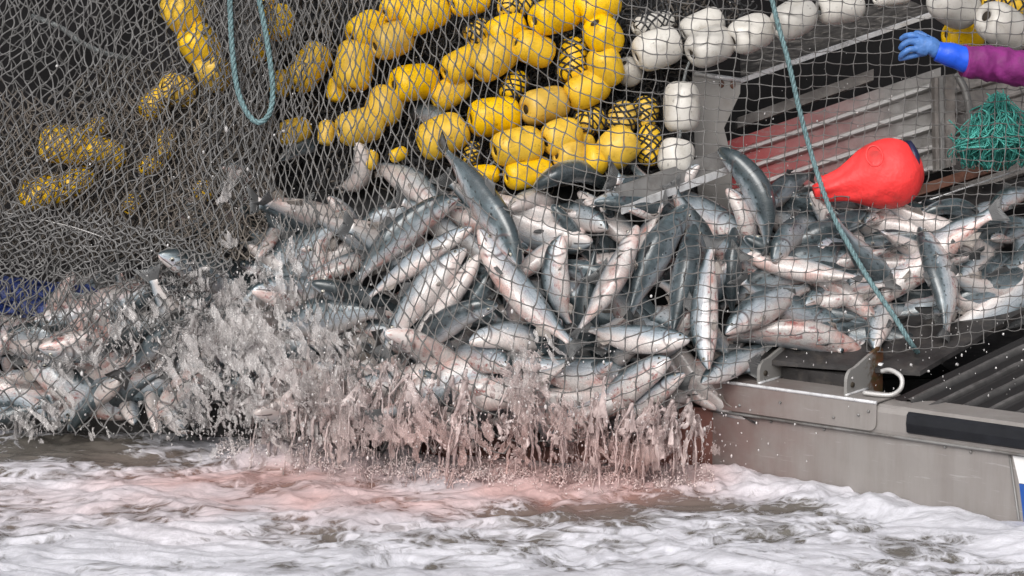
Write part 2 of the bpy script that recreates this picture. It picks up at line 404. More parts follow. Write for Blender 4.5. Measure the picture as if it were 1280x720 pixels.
def water_mat():
    m = NT('foaming_water'); g = m.geo()
    at = m.n('ShaderNodeAttribute'); at.attribute_name = 'foam'
    ap = m.n('ShaderNodeAttribute'); ap.attribute_name = 'pink'
    st = m.scale(g, (1, 1.3, 1))
    wv = m.n('ShaderNodeTexNoise'); wv.inputs['Scale'].default_value = 2.2; wv.inputs['Detail'].default_value = 3; m.l(st, wv.inputs['Vector'])
    wp = m.n('ShaderNodeVectorMath', operation='MULTIPLY_ADD'); m.l(wv.outputs['Color'], wp.inputs[0]); wp.inputs[1].default_value = (.55, .5, .2); m.l(st, wp.inputs[2])
    n1 = m.noise(4.2, 10, .68, wp.outputs[0]); n2 = m.noise(17, 8, .72, wp.outputs[0])
    vo = m.n('ShaderNodeTexVoronoi', feature='DISTANCE_TO_EDGE'); vo.inputs['Scale'].default_value = 9; m.l(wp.outputs[0], vo.inputs['Vector'])
    lace = m.map(vo.outputs['Distance'], .10, .0, 0, .24)
    f = m.math('ADD', m.math('ADD', at.outputs['Fac'], m.map(n1, .3, .7, -.55, .55)), m.math('ADD', m.map(n2, .3, .7, -.34, .34), lace))
    foam = m.map(f, .06, .56)
    wcol = m.mix(ap.outputs['Fac'], (.115, .105, .092), (.30, .16, .135))
    fcol = m.mix(ap.outputs['Fac'], (.62, .615, .66), (.62, .41, .39))
    var = m.math('ADD', m.map(m.noise(26, 7, .75, wp.outputs[0]), .3, .7, .70, 1.05), m.map(n1, .35, .65, -.08, .06))
    fv = m.n('ShaderNodeVectorMath', operation='SCALE'); m.l(fcol, fv.inputs[0]); m.l(var, fv.inputs['Scale'])
    col = m.mix(foam, wcol, fv.outputs[0])
    m.set(Base_Color=col, Roughness=m.map(foam, 0, .8, .10, .62), Specular_IOR_Level=.5)
    h = m.math('ADD', m.math('MULTIPLY', foam, .8), m.math('MULTIPLY', n2, .6))
    h = m.math('ADD', h, m.math('MULTIPLY', m.noise(38, 4, .65, wp.outputs[0]), .25))
    m.bump(h, .55, .018); return m.m
M['water'] = water_mat()
# ------------------------------------------------------------------ water: one sheet out to the horizon
def axis(fine0, fine1, step, far, k=1.12):
    a = list(np.arange(fine0, fine1 + step / 2, step)); d = step
    lo, hi = [a[0]], [a[-1]]
    while hi[-1] < far: d *= k; hi.append(hi[-1] + d)
    d = step
    while lo[-1] > -far: d *= k; lo.append(lo[-1] - d)
    return np.array(lo[1:][::-1] + a + hi[1:])
xs = axis(-2.35, 2.35, .011, 320); ys = axis(-2.3, .9, .011, 320)
X, Y = np.meshgrid(xs, ys)
fade = np.exp(-np.maximum(0, np.hypot(X / 1.3, Y + .6) - 3.0) / 2.5)
wx = fbm(X * 1.1, Y * 1.4, 0, 3, 5) * .35; wy = fbm(X * 1.1, Y * 1.4, 3.3, 3, 9) * .3
h1 = fbm((X + wx) * 1.0, (Y + wy) * 1.9, 0, 3, 11)
h2 = 1 - np.abs(fbm((X + wx) * 2.4, (Y + wy) * 4.6, 0, 4, 21)) * 2.4
h3 = fbm((X + wx * 1.5) * 8, (Y + wy * 1.5) * 12, 0, 5, 31)
calm = np.clip(1 - np.hypot((X + 1.95) / .75, (Y - .35) / .42), 0, 1)            # quieter brown patch at the far left
amp = (1 - .75 * calm)
# welts of water thrown up where the streams land, and the bow wave along the hull
def seg_d(x0, y0, x1, y1):
    dx, dy = x1 - x0, y1 - y0; t = np.clip(((X - x0) * dx + (Y - y0) * dy) / (dx * dx + dy * dy), 0, 1)
    return np.hypot(X - x0 - t * dx, Y - y0 - t * dy), t
d1, _ = seg_d(-.95, .05, .83, -.42); d2, t2 = seg_d(.83, -.30, 2.2, -1.42); d3, _ = seg_d(-2.2, .55, -.95, .05)
boil = np.exp(-(d1 / .17) ** 2); bow = np.exp(-(d2 / .15) ** 2); sh = np.exp(-(d3 / .12) ** 2)
Z = .030 * h1 + .022 * h2 * amp + .018 * h3 * amp
Z += boil * (.05 + .07 * fbm(X * 9, Y * 9, 0, 4, 41)) + bow * (.06 + .02 * fbm(X * 5, Y * 5, 1, 3, 43)) + sh * (.02 + .03 * fbm(X * 9, Y * 9, 0, 4, 45))
Z = Z * fade - .02
patch = fbm(X * .9 + .3, Y * 1.7, 5, 3, 51)
front = np.clip((-.95 - Y) / .5, 0, 1)
foam = .38 + .55 * patch + .35 * (h2 - .4) + .55 * boil + .75 * bow + .35 * sh + .28 * front - 1.1 * calm
hole = np.exp(-(((X - .25) / .55) ** 2 + ((Y + .72) / .13) ** 2)) + .8 * np.exp(-(((X - 1.05) / .3) ** 2 + ((Y + .85) / .12) ** 2)) + .7 * np.exp(-(((X + .9) / .45) ** 2 + ((Y + .38) / .13) ** 2))
foam -= .65 * hole
foam = np.clip(foam * fade - (1 - fade) * .8, -1, 1.2)
pink = np.clip(1.5 * np.exp(-(((X - .0) / 1.0) ** 2 + ((Y + .36) / .25) ** 2)) + .95 * np.exp(-(((X + .85) / 1.05) ** 2 + ((Y + .5) / .5) ** 2)), 0, .95) * np.clip(.75 + .6 * fbm(X * 3, Y * 4, 2, 3, 61), 0, 1)
ny, nx = X.shape
idx = np.arange(nx * ny).reshape(ny, nx)
fc = np.stack([idx[:-1, :-1], idx[:-1, 1:], idx[1:, 1:], idx[1:, :-1]], -1).reshape(-1, 4)
wat = mesh_obj('water', np.stack([X, Y, Z], -1).reshape(-1, 3), fc, M['water'])
for nm, arr in (('foam', foam), ('pink', pink)):
    a = wat.data.attributes.new(nm, 'FLOAT', 'POINT'); a.data.foreach_set('value', arr.reshape(-1).astype(np.float32))
wat['kind'] = 'structure'

# ------------------------------------------------------------------ the boat
BO = Vector((.83, -.17, 0))
boat = empty('fishing_boat', BO, 'bare aluminium work boat with black rubber strip and blue and white stripe', 'boat')
HD = Vector((.789, -.614, 0)); HN = Vector((-.614, -.789, 0))       # along the side (towards us), outward normal
def H(u, n, z, rise=.012):
    u = u * 1.15
    return BO + HD * u + HN * n + Vector((0, 0, z + rise * u))
def strip(mb, u0, u1, prof, step=.12):
    """extrude a profile [(n,z)...] along the side"""
    k = max(2, int((u1 - u0) / step)); us = np.linspace(u0, u1, k); n = len(prof)
    v = [tuple(H(u, a, z)) for u in us for a, z in prof]
    f = [[i * n + j, i * n + (j + 1) % n, (i + 1) * n + (j + 1) % n, (i + 1) * n + j] for i in range(k - 1) for j in range(n)]
    f += [[j for j in range(n)][::-1], [(k - 1) * n + j for j in range(n)]]
    mb._mix(np.array(v), f)
U1 = 4.2; ZT = .385
mb = MB(); strip(mb, -.02, U1, [(-.03, -.5), (0, -.5), (0, ZT - .115), (-.03, ZT - .115)]); mb.build('hull_plate', M['hull'], boat, smooth=False)
# rounded hollow gunwale
prof = [(.012, ZT - .120), (.016, ZT - .10), (.018, ZT - .03), (.012, ZT - .010), (.0, ZT), (-.155, ZT + .004), (-.165, ZT - .006), (-.165, ZT - .03), (-.03, ZT - .04), (-.03, ZT - .115)]
mb = MB(); strip(mb, .0, U1, prof); g = mb.build('gunwale', M['hull'], boat, smooth=False)
mb = MB(); mb.tube([H(u, .013, ZT - .121) for u in np.linspace(0, U1, 30)], .007, 6); mb.build('weld_bead', M['alu_dull'], boat)
# doubler plate over the corner, lower corner rounded
cov = []
zc0, zc1 = ZT - .108, ZT + .007
pts = [(-.03, zc0), (.66, zc0)] + [(.66 + .03 * math.sin(a), zc0 + .03 - .03 * math.cos(a)) for a in np.linspace(.2, 1.57, 5)] + [(.69, zc1), (-.03, zc1)]
v = [H(u, .022, z) for u, z in pts] + [H(u, .026, z) for u, z in pts]; n = len(pts)
f = [list(range(n, 2 * n)), list(range(n))[::-1]] + [[j, (j + 1) % n, n + (j + 1) % n, n + j] for j in range(n)]
mb = MB(); mb._mix(np.array([tuple(q) for q in v]), f)
c8 = lambda u0, u1, n0, n1, z0, z1: [H(u0, n1, z0), H(u1, n1, z0), H(u1, n0, z0), H(u0, n0, z0), H(u0, n1, z1), H(u1, n1, z1), H(u1, n0, z1), H(u0, n0, z1)]
mb.box([tuple(q) for q in c8(-.03, .69, -.16, .0255, ZT + .006, ZT + .011)])
cp_ = mb.build('corner_plate', M['hull'], boat, smooth=False)
mb = MB(); mb.tube([H(u, .024, ZT + .008) for u in np.linspace(-.03, .69, 12)], .0075, 6); mb.build('plate_edge', M['bright'], boat)
for u, z in ((.30, ZT - .045), (.02, ZT - .04), (.62, ZT - .05), (.47, ZT - .135), (.86, ZT - .06), (1.05, ZT - .14), (.13, ZT - .08), (.52, ZT - .075), (.66, ZT - .03), (.95, ZT - .135), (.25, ZT - .135)):
    mb = MB(); mb.blob(H(u, .028 if z > ZT - .1 and u < .69 else (.018 if z > ZT - .1 else .004), z), .0065, 8, 5); mb.build('bolt', M['alu_dull'], boat)
# two upright roller brackets athwart the gunwale
def bracket(u, h, ln, cut=0.):
    prof = [(-.012, 0), (-.17, 0), (-.172, -.05), (-ln, -.05), (-ln, h * 1.15)] + [(-ln + .035 * (1 - math.cos(a)), h * 1.15 + .030 * math.sin(a)) for a in np.linspace(.3, 1.57, 5)] + [(-.075, h * .92)] + [(-.055 + .043 * math.sin(a), h * .9 - .045 + .045 * math.cos(a)) for a in np.linspace(.1, 1.57, 7)]
    n = len(prof); z0 = ZT + .010
    v = [H(u - .006, a, z0 + z) for a, z in prof] + [H(u + .006, a, z0 + z) for a, z in prof]
    f = [list(range(n)), list(range(n, 2 * n))[::-1]] + [[j, n + j, n + (j + 1) % n, (j + 1) % n] for j in range(n)]
    mb = MB(); mb._mix(np.array([tuple(q) for q in v]), f)
    o = mb.build('roller_bracket', M['rust'], boat, smooth=False)
    bm = bmesh.new(); bm.from_mesh(o.data); bmesh.ops.triangulate(bm, faces=bm.faces); bmesh.ops.subdivide_edges(bm, edges=bm.edges, cuts=3, use_grid_fill=True); bm.to_mesh(o.data); bm.free()
    n0 = np.array(tuple(H(u, 0, 0))); hn = np.array(tuple(HN))
    co = np.zeros(len(o.data.vertices) * 3, np.float32); o.data.vertices.foreach_get('co', co); co = co.reshape(-1, 3)
    d = -((co - n0) @ hn) / ln
    a = o.data.attributes.new('rust', 'FLOAT', 'POINT'); a.data.foreach_set('value', np.clip((d - .35) * 1.6, 0, 1).astype(np.float32))
    mb = MB(); mb.tube([H(u + .008, -.165 * a_, z0 + .005) for a_ in np.linspace(0, 1, 6)], .006, 6)
    child(mb.build('weld', M['bright'], None), boat)
    mb = MB(); mb.tube([H(u - .012, -.05, z0 + .04), H(u + .012, -.05, z0 + .04)], .011, 10); mb.build('pin_hole', M['bore'], boat)
    mb = MB(); mb.tube([H(u - .02, -ln + .03, z0 + h - .03), H(u + .02, -ln + .03, z0 + h - .03)], .012, 10); mb.build('roller_bolt', M['bright'], boat)
    return o
b1 = bracket(.185, .105, .29); b1['label'] = 'left upright roller bracket, rusty towards the inside'
b2 = bracket(.545, .115, .29); b2['label'] = 'right upright roller bracket stained green and brown'
mb = MB(); mb._mix(np.array([tuple(q) for q in c8(.20, .54, -.235, -.16, ZT - .03, ZT + .06)]), [[0, 3, 2, 1], [4, 5, 6, 7], [0, 1, 5, 4], [1, 2, 6, 5], [2, 3, 7, 6], [3, 0, 4, 7]]); mb.build('cavity_shade_box', M['darkgrey'], boat, smooth=False)  # dark box standing in for the shaded cavity between the brackets
# bent rod hook beside the second bracket
hk = [H(.60, -.045, ZT + .025), H(.66, -.06, ZT + .022), H(.70, -.08, ZT + .026), H(.725, -.095, ZT + .055), H(.715, -.11, ZT + .095), H(.67, -.115, ZT + .115), H(.635, -.115, ZT + .105)]
mb = MB(); mb.tube(smooth_path(hk, 26), .0095, 10); mb.build('rod_hook', M['hook'], boat)
# rubber strip, stripe, seam
rp = [(.019, ZT - .098), (.034, ZT - .090), (.040, ZT - .055), (.036, ZT - .022), (.022, ZT - .010)]
mb = MB(); strip(mb, .815, U1, rp); mb.build('rubber_strip', M['rubber'], boat, smooth=False)
def side_patch(name, us, zt, zb, mat, n=.003):
    v = [H(us[0][0], n, zb), H(us[0][1], n, zb), H(us[0][1], n, zt), H(us[1][0], n, zt)]
    mb = MB(); mb._mix(np.array([tuple(H(us[0][0], n, zt)), tuple(H(us[0][1], n, zt)), tuple(H(us[0][1], n, zb)), tuple(H(us[1][0], n, zb))] +
       [tuple(H(us[0][0], n - .002, zt)), tuple(H(us[0][1], n - .002, zt)), tuple(H(us[0][1], n - .002, zb)), tuple(H(us[1][0], n - .002, zb))]), [[0, 1, 2, 3], [7, 6, 5, 4], [0, 3, 7, 4], [3, 2, 6, 7], [2, 1, 5, 6], [1, 0, 4, 5]])
    return mb.build(name, mat, boat, smooth=False)
side_patch('white_stripe', [(1.205, 2.6), (1.235, 0)], ZT - .122, ZT - .235, M['whitepaint'])
side_patch('blue_stripe', [(1.235, 2.6), (1.30, 0)], ZT - .237, -.3, M['bluepaint'])
mb = MB(); mb.tube([H(1.195, .003, ZT - .125), H(1.29, .003, -.3)], .0055, 6); mb.build('side_seam', M['alu_dull'], boat)
# hull turning away to the left behind the streams, and the dark side of the boat behind the net
mb = MB()
line = [(.83, -.17), (.2, -.02), (-.55, .12), (-1.1, .55), (-4.2, .85)]
zt_ = [.27, .27, .25, .3, .35]
for (a, b), z0, z1 in list(zip(zip(line[:-1], line[1:]), zt_[:-1], zt_[1:]))[:2]:
    mb.box([(a[0], a[1], -.5), (b[0], b[1], -.5), (b[0], b[1] + .05, -.5), (a[0], a[1] + .05, -.5), (a[0], a[1], z0), (b[0], b[1], z1), (b[0], b[1] + .05, z1), (a[0], a[1] + .05, z0)])
mb.build('wet_hull_side', M['brownhull'], boat, smooth=False)
mb = MB()
for (a, b), z0, z1 in list(zip(zip(line[:-1], line[1:]), zt_[:-1], zt_[1:]))[2:]:
    mb.box([(a[0], a[1], -.5), (b[0], b[1], -.5), (b[0], b[1] + .05, -.5), (a[0], a[1] + .05, -.5), (a[0], a[1], z0), (b[0], b[1], z1), (b[0], b[1] + .05, z1), (a[0], a[1] + .05, z0)])
mb.build('dark_hull_side', M['darkgrey'], boat, smooth=False)
mb = MB()
mb.box([(-4.2, .9, .25), (.6, .3, .25), (4.2, .3, .25), (4.2, 3.2, .25), (-4.2, .9, .30), (.6, .30, .30), (4.2, .3, .30), (4.2, 3.2, .30)])
mb.box([(-4.5, 2.0, -.5), (5, 2.0, -.5), (5, 2.1, -.5), (-4.5, 2.1, -.5), (-4.5, 2.2, 3.4), (5, 2.2, 3.4), (5, 2.3, 3.4), (-4.5, 2.3, 3.4)])
mb.build('dark_bulkhead', M['dark'], boat, smooth=False)
# dark ribbed deck between gunwale and fish, right
def corrugated(name, a, b, c, d, ridges, amp, mat, nu=24, nv=140, sharp=3, paint=None):
    """a->b along the ridges (bottom edge), d->c top edge"""
    a, b, c, d = [np.array(tuple(q), float) for q in (a, b, c, d)]
    uu, vv = np.meshgrid(np.linspace(0, 1, nu), np.linspace(0, 1, nv))
    Pq = ((1 - uu) * (1 - vv))[..., None] * a + (uu * (1 - vv))[..., None] * b + (uu * vv)[..., None] * c + ((1 - uu) * vv)[..., None] * d
    n = np.cross(b - a, d - a); n /= np.linalg.norm(n)
    if n @ np.array([0, -1., .5]) < 0: n = -n
    ph = (vv * ridges) % 1
    prof = np.clip(np.minimum(ph / .12, (.42 - ph) / .12), 0, 1)
    Pq = Pq + (amp * prof * (1 + .12 * vnoise(uu * 9, vv * ridges * 1.0, 0, 3)))[..., None] * n
    ix = np.arange(nu * nv).reshape(nv, nu)
    f = np.stack([ix[:-1, :-1], ix[:-1, 1:], ix[1:, 1:], ix[1:, :-1]], -1).reshape(-1, 4)
    back = (Pq - n * .02).reshape(-1, 3)
    o = mesh_obj(name, np.concatenate([Pq.reshape(-1, 3), back]), np.concatenate([f, f[:, ::-1] + nu * nv]), mat, None, smooth=False)
    at = o.data.attributes.new('ridge', 'FLOAT', 'POINT'); at.data.foreach_set('value', np.concatenate([prof.reshape(-1)] * 2).astype(np.float32))
    if paint is not None:
        at = o.data.attributes.new('paint', 'FLOAT', 'POINT'); p = (paint(uu, vv) * (1 - prof * .85)).reshape(-1)
        at.data.foreach_set('value', np.concatenate([p, p]).astype(np.float32))
    return child(o, boat)
corrugated('ribbed_deck', P(1405, 610, -1.28), P(1640, 480, -.5), P(1340, 392, -.02), P(1118, 498, -.60), 12, .02, M['deckrib'])
corrugated('bin_board', P(905, 298, .55), P(1176, 213, .95), P(1176, 84, 1.10), P(905, 178, .72), 5, .03, M['corr'],
           paint=lambda u, v: np.clip(1.15 - 1.35 * u - .15 * v, 0, 1) * np.clip((v - .05) * 8, 0, 1))
corrugated('far_bin_board', P(1190, 250, 1.0), P(1420, 170, 1.3), P(1420, 30, 1.4), P(1190, 95, 1.15), 6, .015, M['plank'])
mb = MB(); mb.slab(P(922, 160, .75), P(1092, 100, .95), P(1092, 86, .97), P(922, 147, .77), .04); mb.build('top_plank', M['plank'], boat, smooth=False)
mb = MB(); mb.slab(P(926, 104, .60), P(1168, 20, .90), P(1168, 14.5, .90), P(926, 98.5, .60), .02); mb.build('bright_rail', M['bright'], boat, smooth=False)
mb = MB(); mb.box([tuple(q) for q in (P(926, 98, .62), P(1168, 16, .92), P(1130, 0, 1.5), P(925, 52, 1.3), P(926, 96, .62), P(1168, 14, .92), P(1130, -3, 1.5), P(925, 49, 1.3))]); mb.build('side_deck', M['debris'], boat, smooth=False)
mb = MB(); mb.slab(P(1170, 214, .86), P(1195, 206, .88), P(1193, 92, .98), P(1168, 96, .96), .05); mb.build('bin_post', M['plank'], boat, smooth=False)
mb = MB(); mb.slab(P(1176, 212, .845), P(1181, 210, .85), P(1179, 94, .945), P(1174, 96, .94), .02); mb.build('post_rib', M['alu_dull'], boat, smooth=False)
mb = MB(); mb.tube(smooth_path([P(1195, 92, .9), P(1206, 112, .88), P(1212, 140, .86), P(1209, 168, .88)], 14), .018, 8); mb.build('bent_bracket', M['alu_dull'], boat)
mb = MB(); mb.slab(P(1130, 250, .50), P(1262, 208, .70), P(1258, 196, .72), P(1132, 237, .52), .05); mb.build('brown_timber', M['timber'], boat, smooth=False)
mb = MB(); mb.tube([P(1095, 272, .40), P(1290, 207, .6)], .004, 6); mb.build('edge_strip', M['bright'], boat)
mb = MB(); mb.slab(P(1060, 290, .42), P(1420, 220, .5), P(1420, 196, .75), P(1060, 262, .6), .04); mb.build('inner_ledge', M['darkgrey'], boat, smooth=False)
# upright end plate with a bracket ear, and the low beam in front of it
mb = MB()
pl = [(866, 90), (926, 99), (925, 117), (905, 160), (914, 196), (916, 262), (874, 262), (868, 180)]
n = len(pl); v = [tuple(P(x, y, .50)) for x, y in pl] + [tuple(P(x, y, .50) + Vector((0, .04, 0))) for x, y in pl]
mb._mix(np.array(v), [list(range(n))[::-1], list(range(n, 2 * n))] + [[j, (j + 1) % n, n + (j + 1) % n, n + j] for j in range(n)])
mb.build('end_plate', M['alu'], boat, smooth=False)
mb = MB(); mb.tube([P(868, 92, .497), P(926, 100.5, .497)], .011, 8); mb.build('plate_lip', M['bright'], boat)
for (x, y) in ((902, 102), (916, 103)):
    mb = MB(); mb.blob(P(x, y + 3, .495), .012, 8, 5, (1, .3, 1.4)); mb.build('rust_hole', M['timber'], boat)
mb = MB(); mb.slab(P(776, 264, -.06), P(912, 212, .18), P(908, 186, .20), P(774, 232, -.04), .05); mb.build('low_beam', M['alu_dull'], boat, smooth=False)
mb = MB(); mb.slab(P(778, 268, -.075), P(912, 217, .165), P(912, 208, .165), P(778, 258, -.075), .012); mb.build('beam_edge', M['bright'], boat, smooth=False)
# floor under the fish on the right
mb = MB(); mb.box([tuple(q) for q in (P(905, 452, -.15), P(1150, 470, -.45), P(1440, 300, .45), P(905, 290, .7), P(905, 446, -.15), P(1150, 464, -.45), P(1440, 294, .45), P(905, 284, .7))]); mb.build('fish_hold_floor', M['darkgrey'], boat, smooth=False)
mb = MB(); mb.box([(.9, -.05, .25), (4.4, -2.2, .33), (4.4, 3, .35), (.9, 3, .3), (.9, -.05, .27), (4.4, -2.2, .36), (4.4, 3, .38), (.9, 3, .32)]); mb.build('deck_floor', M['darkgrey'], boat, smooth=False)
# ------------------------------------------------------------------ net depth
_pxk = [-40, 150, 330, 480, 650, 850, 960, 1080, 1320]
_pyk = [-40, 100, 200, 280, 350, 440, 500, 570]
_T = np.array([[.55, .50, .35, .30, .28, .30, .30, .34, .35],
               [.50, .45, .30, .22, .20, .20, .22, .28, .30],
               [.48, .42, .22, .05, -.02, .02, .10, .18, .20],
               [.48, .40, .10, -.10, -.20, -.18, -.05, .00, .02],
               [.48, .38, .02, -.22, -.32, -.33, -.22, -.15, -.12],
               [.42, .32, -.02, -.30, -.40, -.44, -.36, -.36, -.36],
               [.38, .28, -.05, -.32, -.42, -.46, -.40, -.38, -.38],
               [.34, .25, -.06, -.30, -.38, -.40, -.38, -.36, -.36]])
def YN(px, py):
    px = np.clip(np.asarray(px, float), -40, 1319.9); py = np.clip(np.asarray(py, float), -40, 569.9)
    i = np.searchsorted(_pyk, py, 'right') - 1; j = np.searchsorted(_pxk, px, 'right') - 1
    pk, xk = np.array(_pyk), np.array(_pxk)
    fy = (py - pk[i]) / (pk[i + 1] - pk[i]); fx = (px - xk[j]) / (xk[j + 1] - xk[j])
    fy = fy * fy * (3 - 2 * fy); fx = fx * fx * (3 - 2 * fx)
    return _T[i, j] * (1 - fx) * (1 - fy) + _T[i, j + 1] * fx * (1 - fy) + _T[i + 1, j] * (1 - fx) * fy + _T[i + 1, j + 1] * fx * fy

# ------------------------------------------------------------------ floats
def float_lathe(L, W, seed):
    """foam float along local x: rounded barrel with a bore"""
    rr = random.Random(seed); hl, r = L / 2, W / 2; e = min(hl * .72, r * .80)
    prof = [(hl - e * .30, .25 * r), (hl - .03 * r, .27 * r), (hl, .38 * r), (hl - .01 * r, .50 * r)]
    for a in np.linspace(.15, 1.45, 6): prof.append((hl - e + e * math.cos(a) * .99, (r - .48 * r) * math.sin(a) + .48 * r))
    prof += [(hl * .35, r * 1.0), (hl * .12, r * 1.015)]
    prof = prof + [(-x, y) for x, y in prof[::-1]]
    n = 20; v = []
    for x, y in prof:
        for k in range(n):
            a = 2 * math.pi * k / n
            q = 1 + .035 * math.sin(a * 2 + seed) + .02 * math.sin(3 * a + 5 * x / L + seed * 2)
            v.append((x * (1 + .02 * math.sin(a + seed)), y * q * math.cos(a), y * q * math.sin(a)))
    m = len(prof)
    f = [[i * n + k, i * n + (k + 1) % n, ((i + 1) % m) * n + (k + 1) % n, ((i + 1) % m) * n + k] for i in range(m) for k in range(n)]
    return np.array(v), f
fl_n = [0]
def make_float(px, py, L, W, ang, Y, color, label, wrapped=False, yaw=None, group=None):
    fl_n[0] += 1; s = fl_n[0]; rr = random.Random(s)
    k = (Y + 12) / F; L *= k * .97; W *= k * 1.05
    v, f = float_lathe(L, W, s)
    name = 'yellow_float' if color == 'yellow' else 'white_float'
    root = link(bpy.data.objects.new(name, None)); root.location = P(px, py, Y); root.empty_display_size = .03
    yaw = rr.uniform(12, 36) if yaw is None else yaw
    root.rotation_euler = (Matrix.Rotation(R(-ang), 3, 'Y') @ Matrix.Rotation(R(yaw), 3, 'Z') @ Matrix.Rotation(rr.uniform(0, 6), 3, 'X')).to_euler()
    tag(root, label, 'net float', group or ('yellow floats of the net' if color == 'yellow' else 'white floats of the net'))
    def part(nm, vv, ff, mt, sm=True):
        o = mesh_obj(nm, vv, ff, mt, None, sm); o.parent = root; return o
    part('float_body', v, f, M[color])
    # solid dark plug, its colour standing in for the shade inside the bore
    mb = MB(); mb.tube([(-L * .47, 0, 0), (0, 0, 0), (L * .47, 0, 0)], W * .13, 12); o = mb.build('bore_shade_plug', M['bore']); o.parent = root
    if wrapped:
        mb = MB(); nl = 7 if wrapped == 1 else 9
        for q in range(nl):
            for sg in (1, -1):
                pts = []
                for t in np.linspace(-1, 1, 22):
                    a = sg * t * 2.0 + q * 2 * math.pi / nl + .25 * math.sin(t * 4 + q)
                    rad = W * .5 * (1.03 if abs(t) < .6 else 1.03 - ((abs(t) - .6) / .4) ** 2 * .5)
                    pts.append((t * L * .5, rad * math.cos(a), rad * math.sin(a)))
                mb.tube(pts, .0042 if wrapped == 1 else .0034, 5)
        o = mb.build('net_wrap', M['twine_black' if wrapped == 1 else 'twine_brown']); o.parent = root
    return root
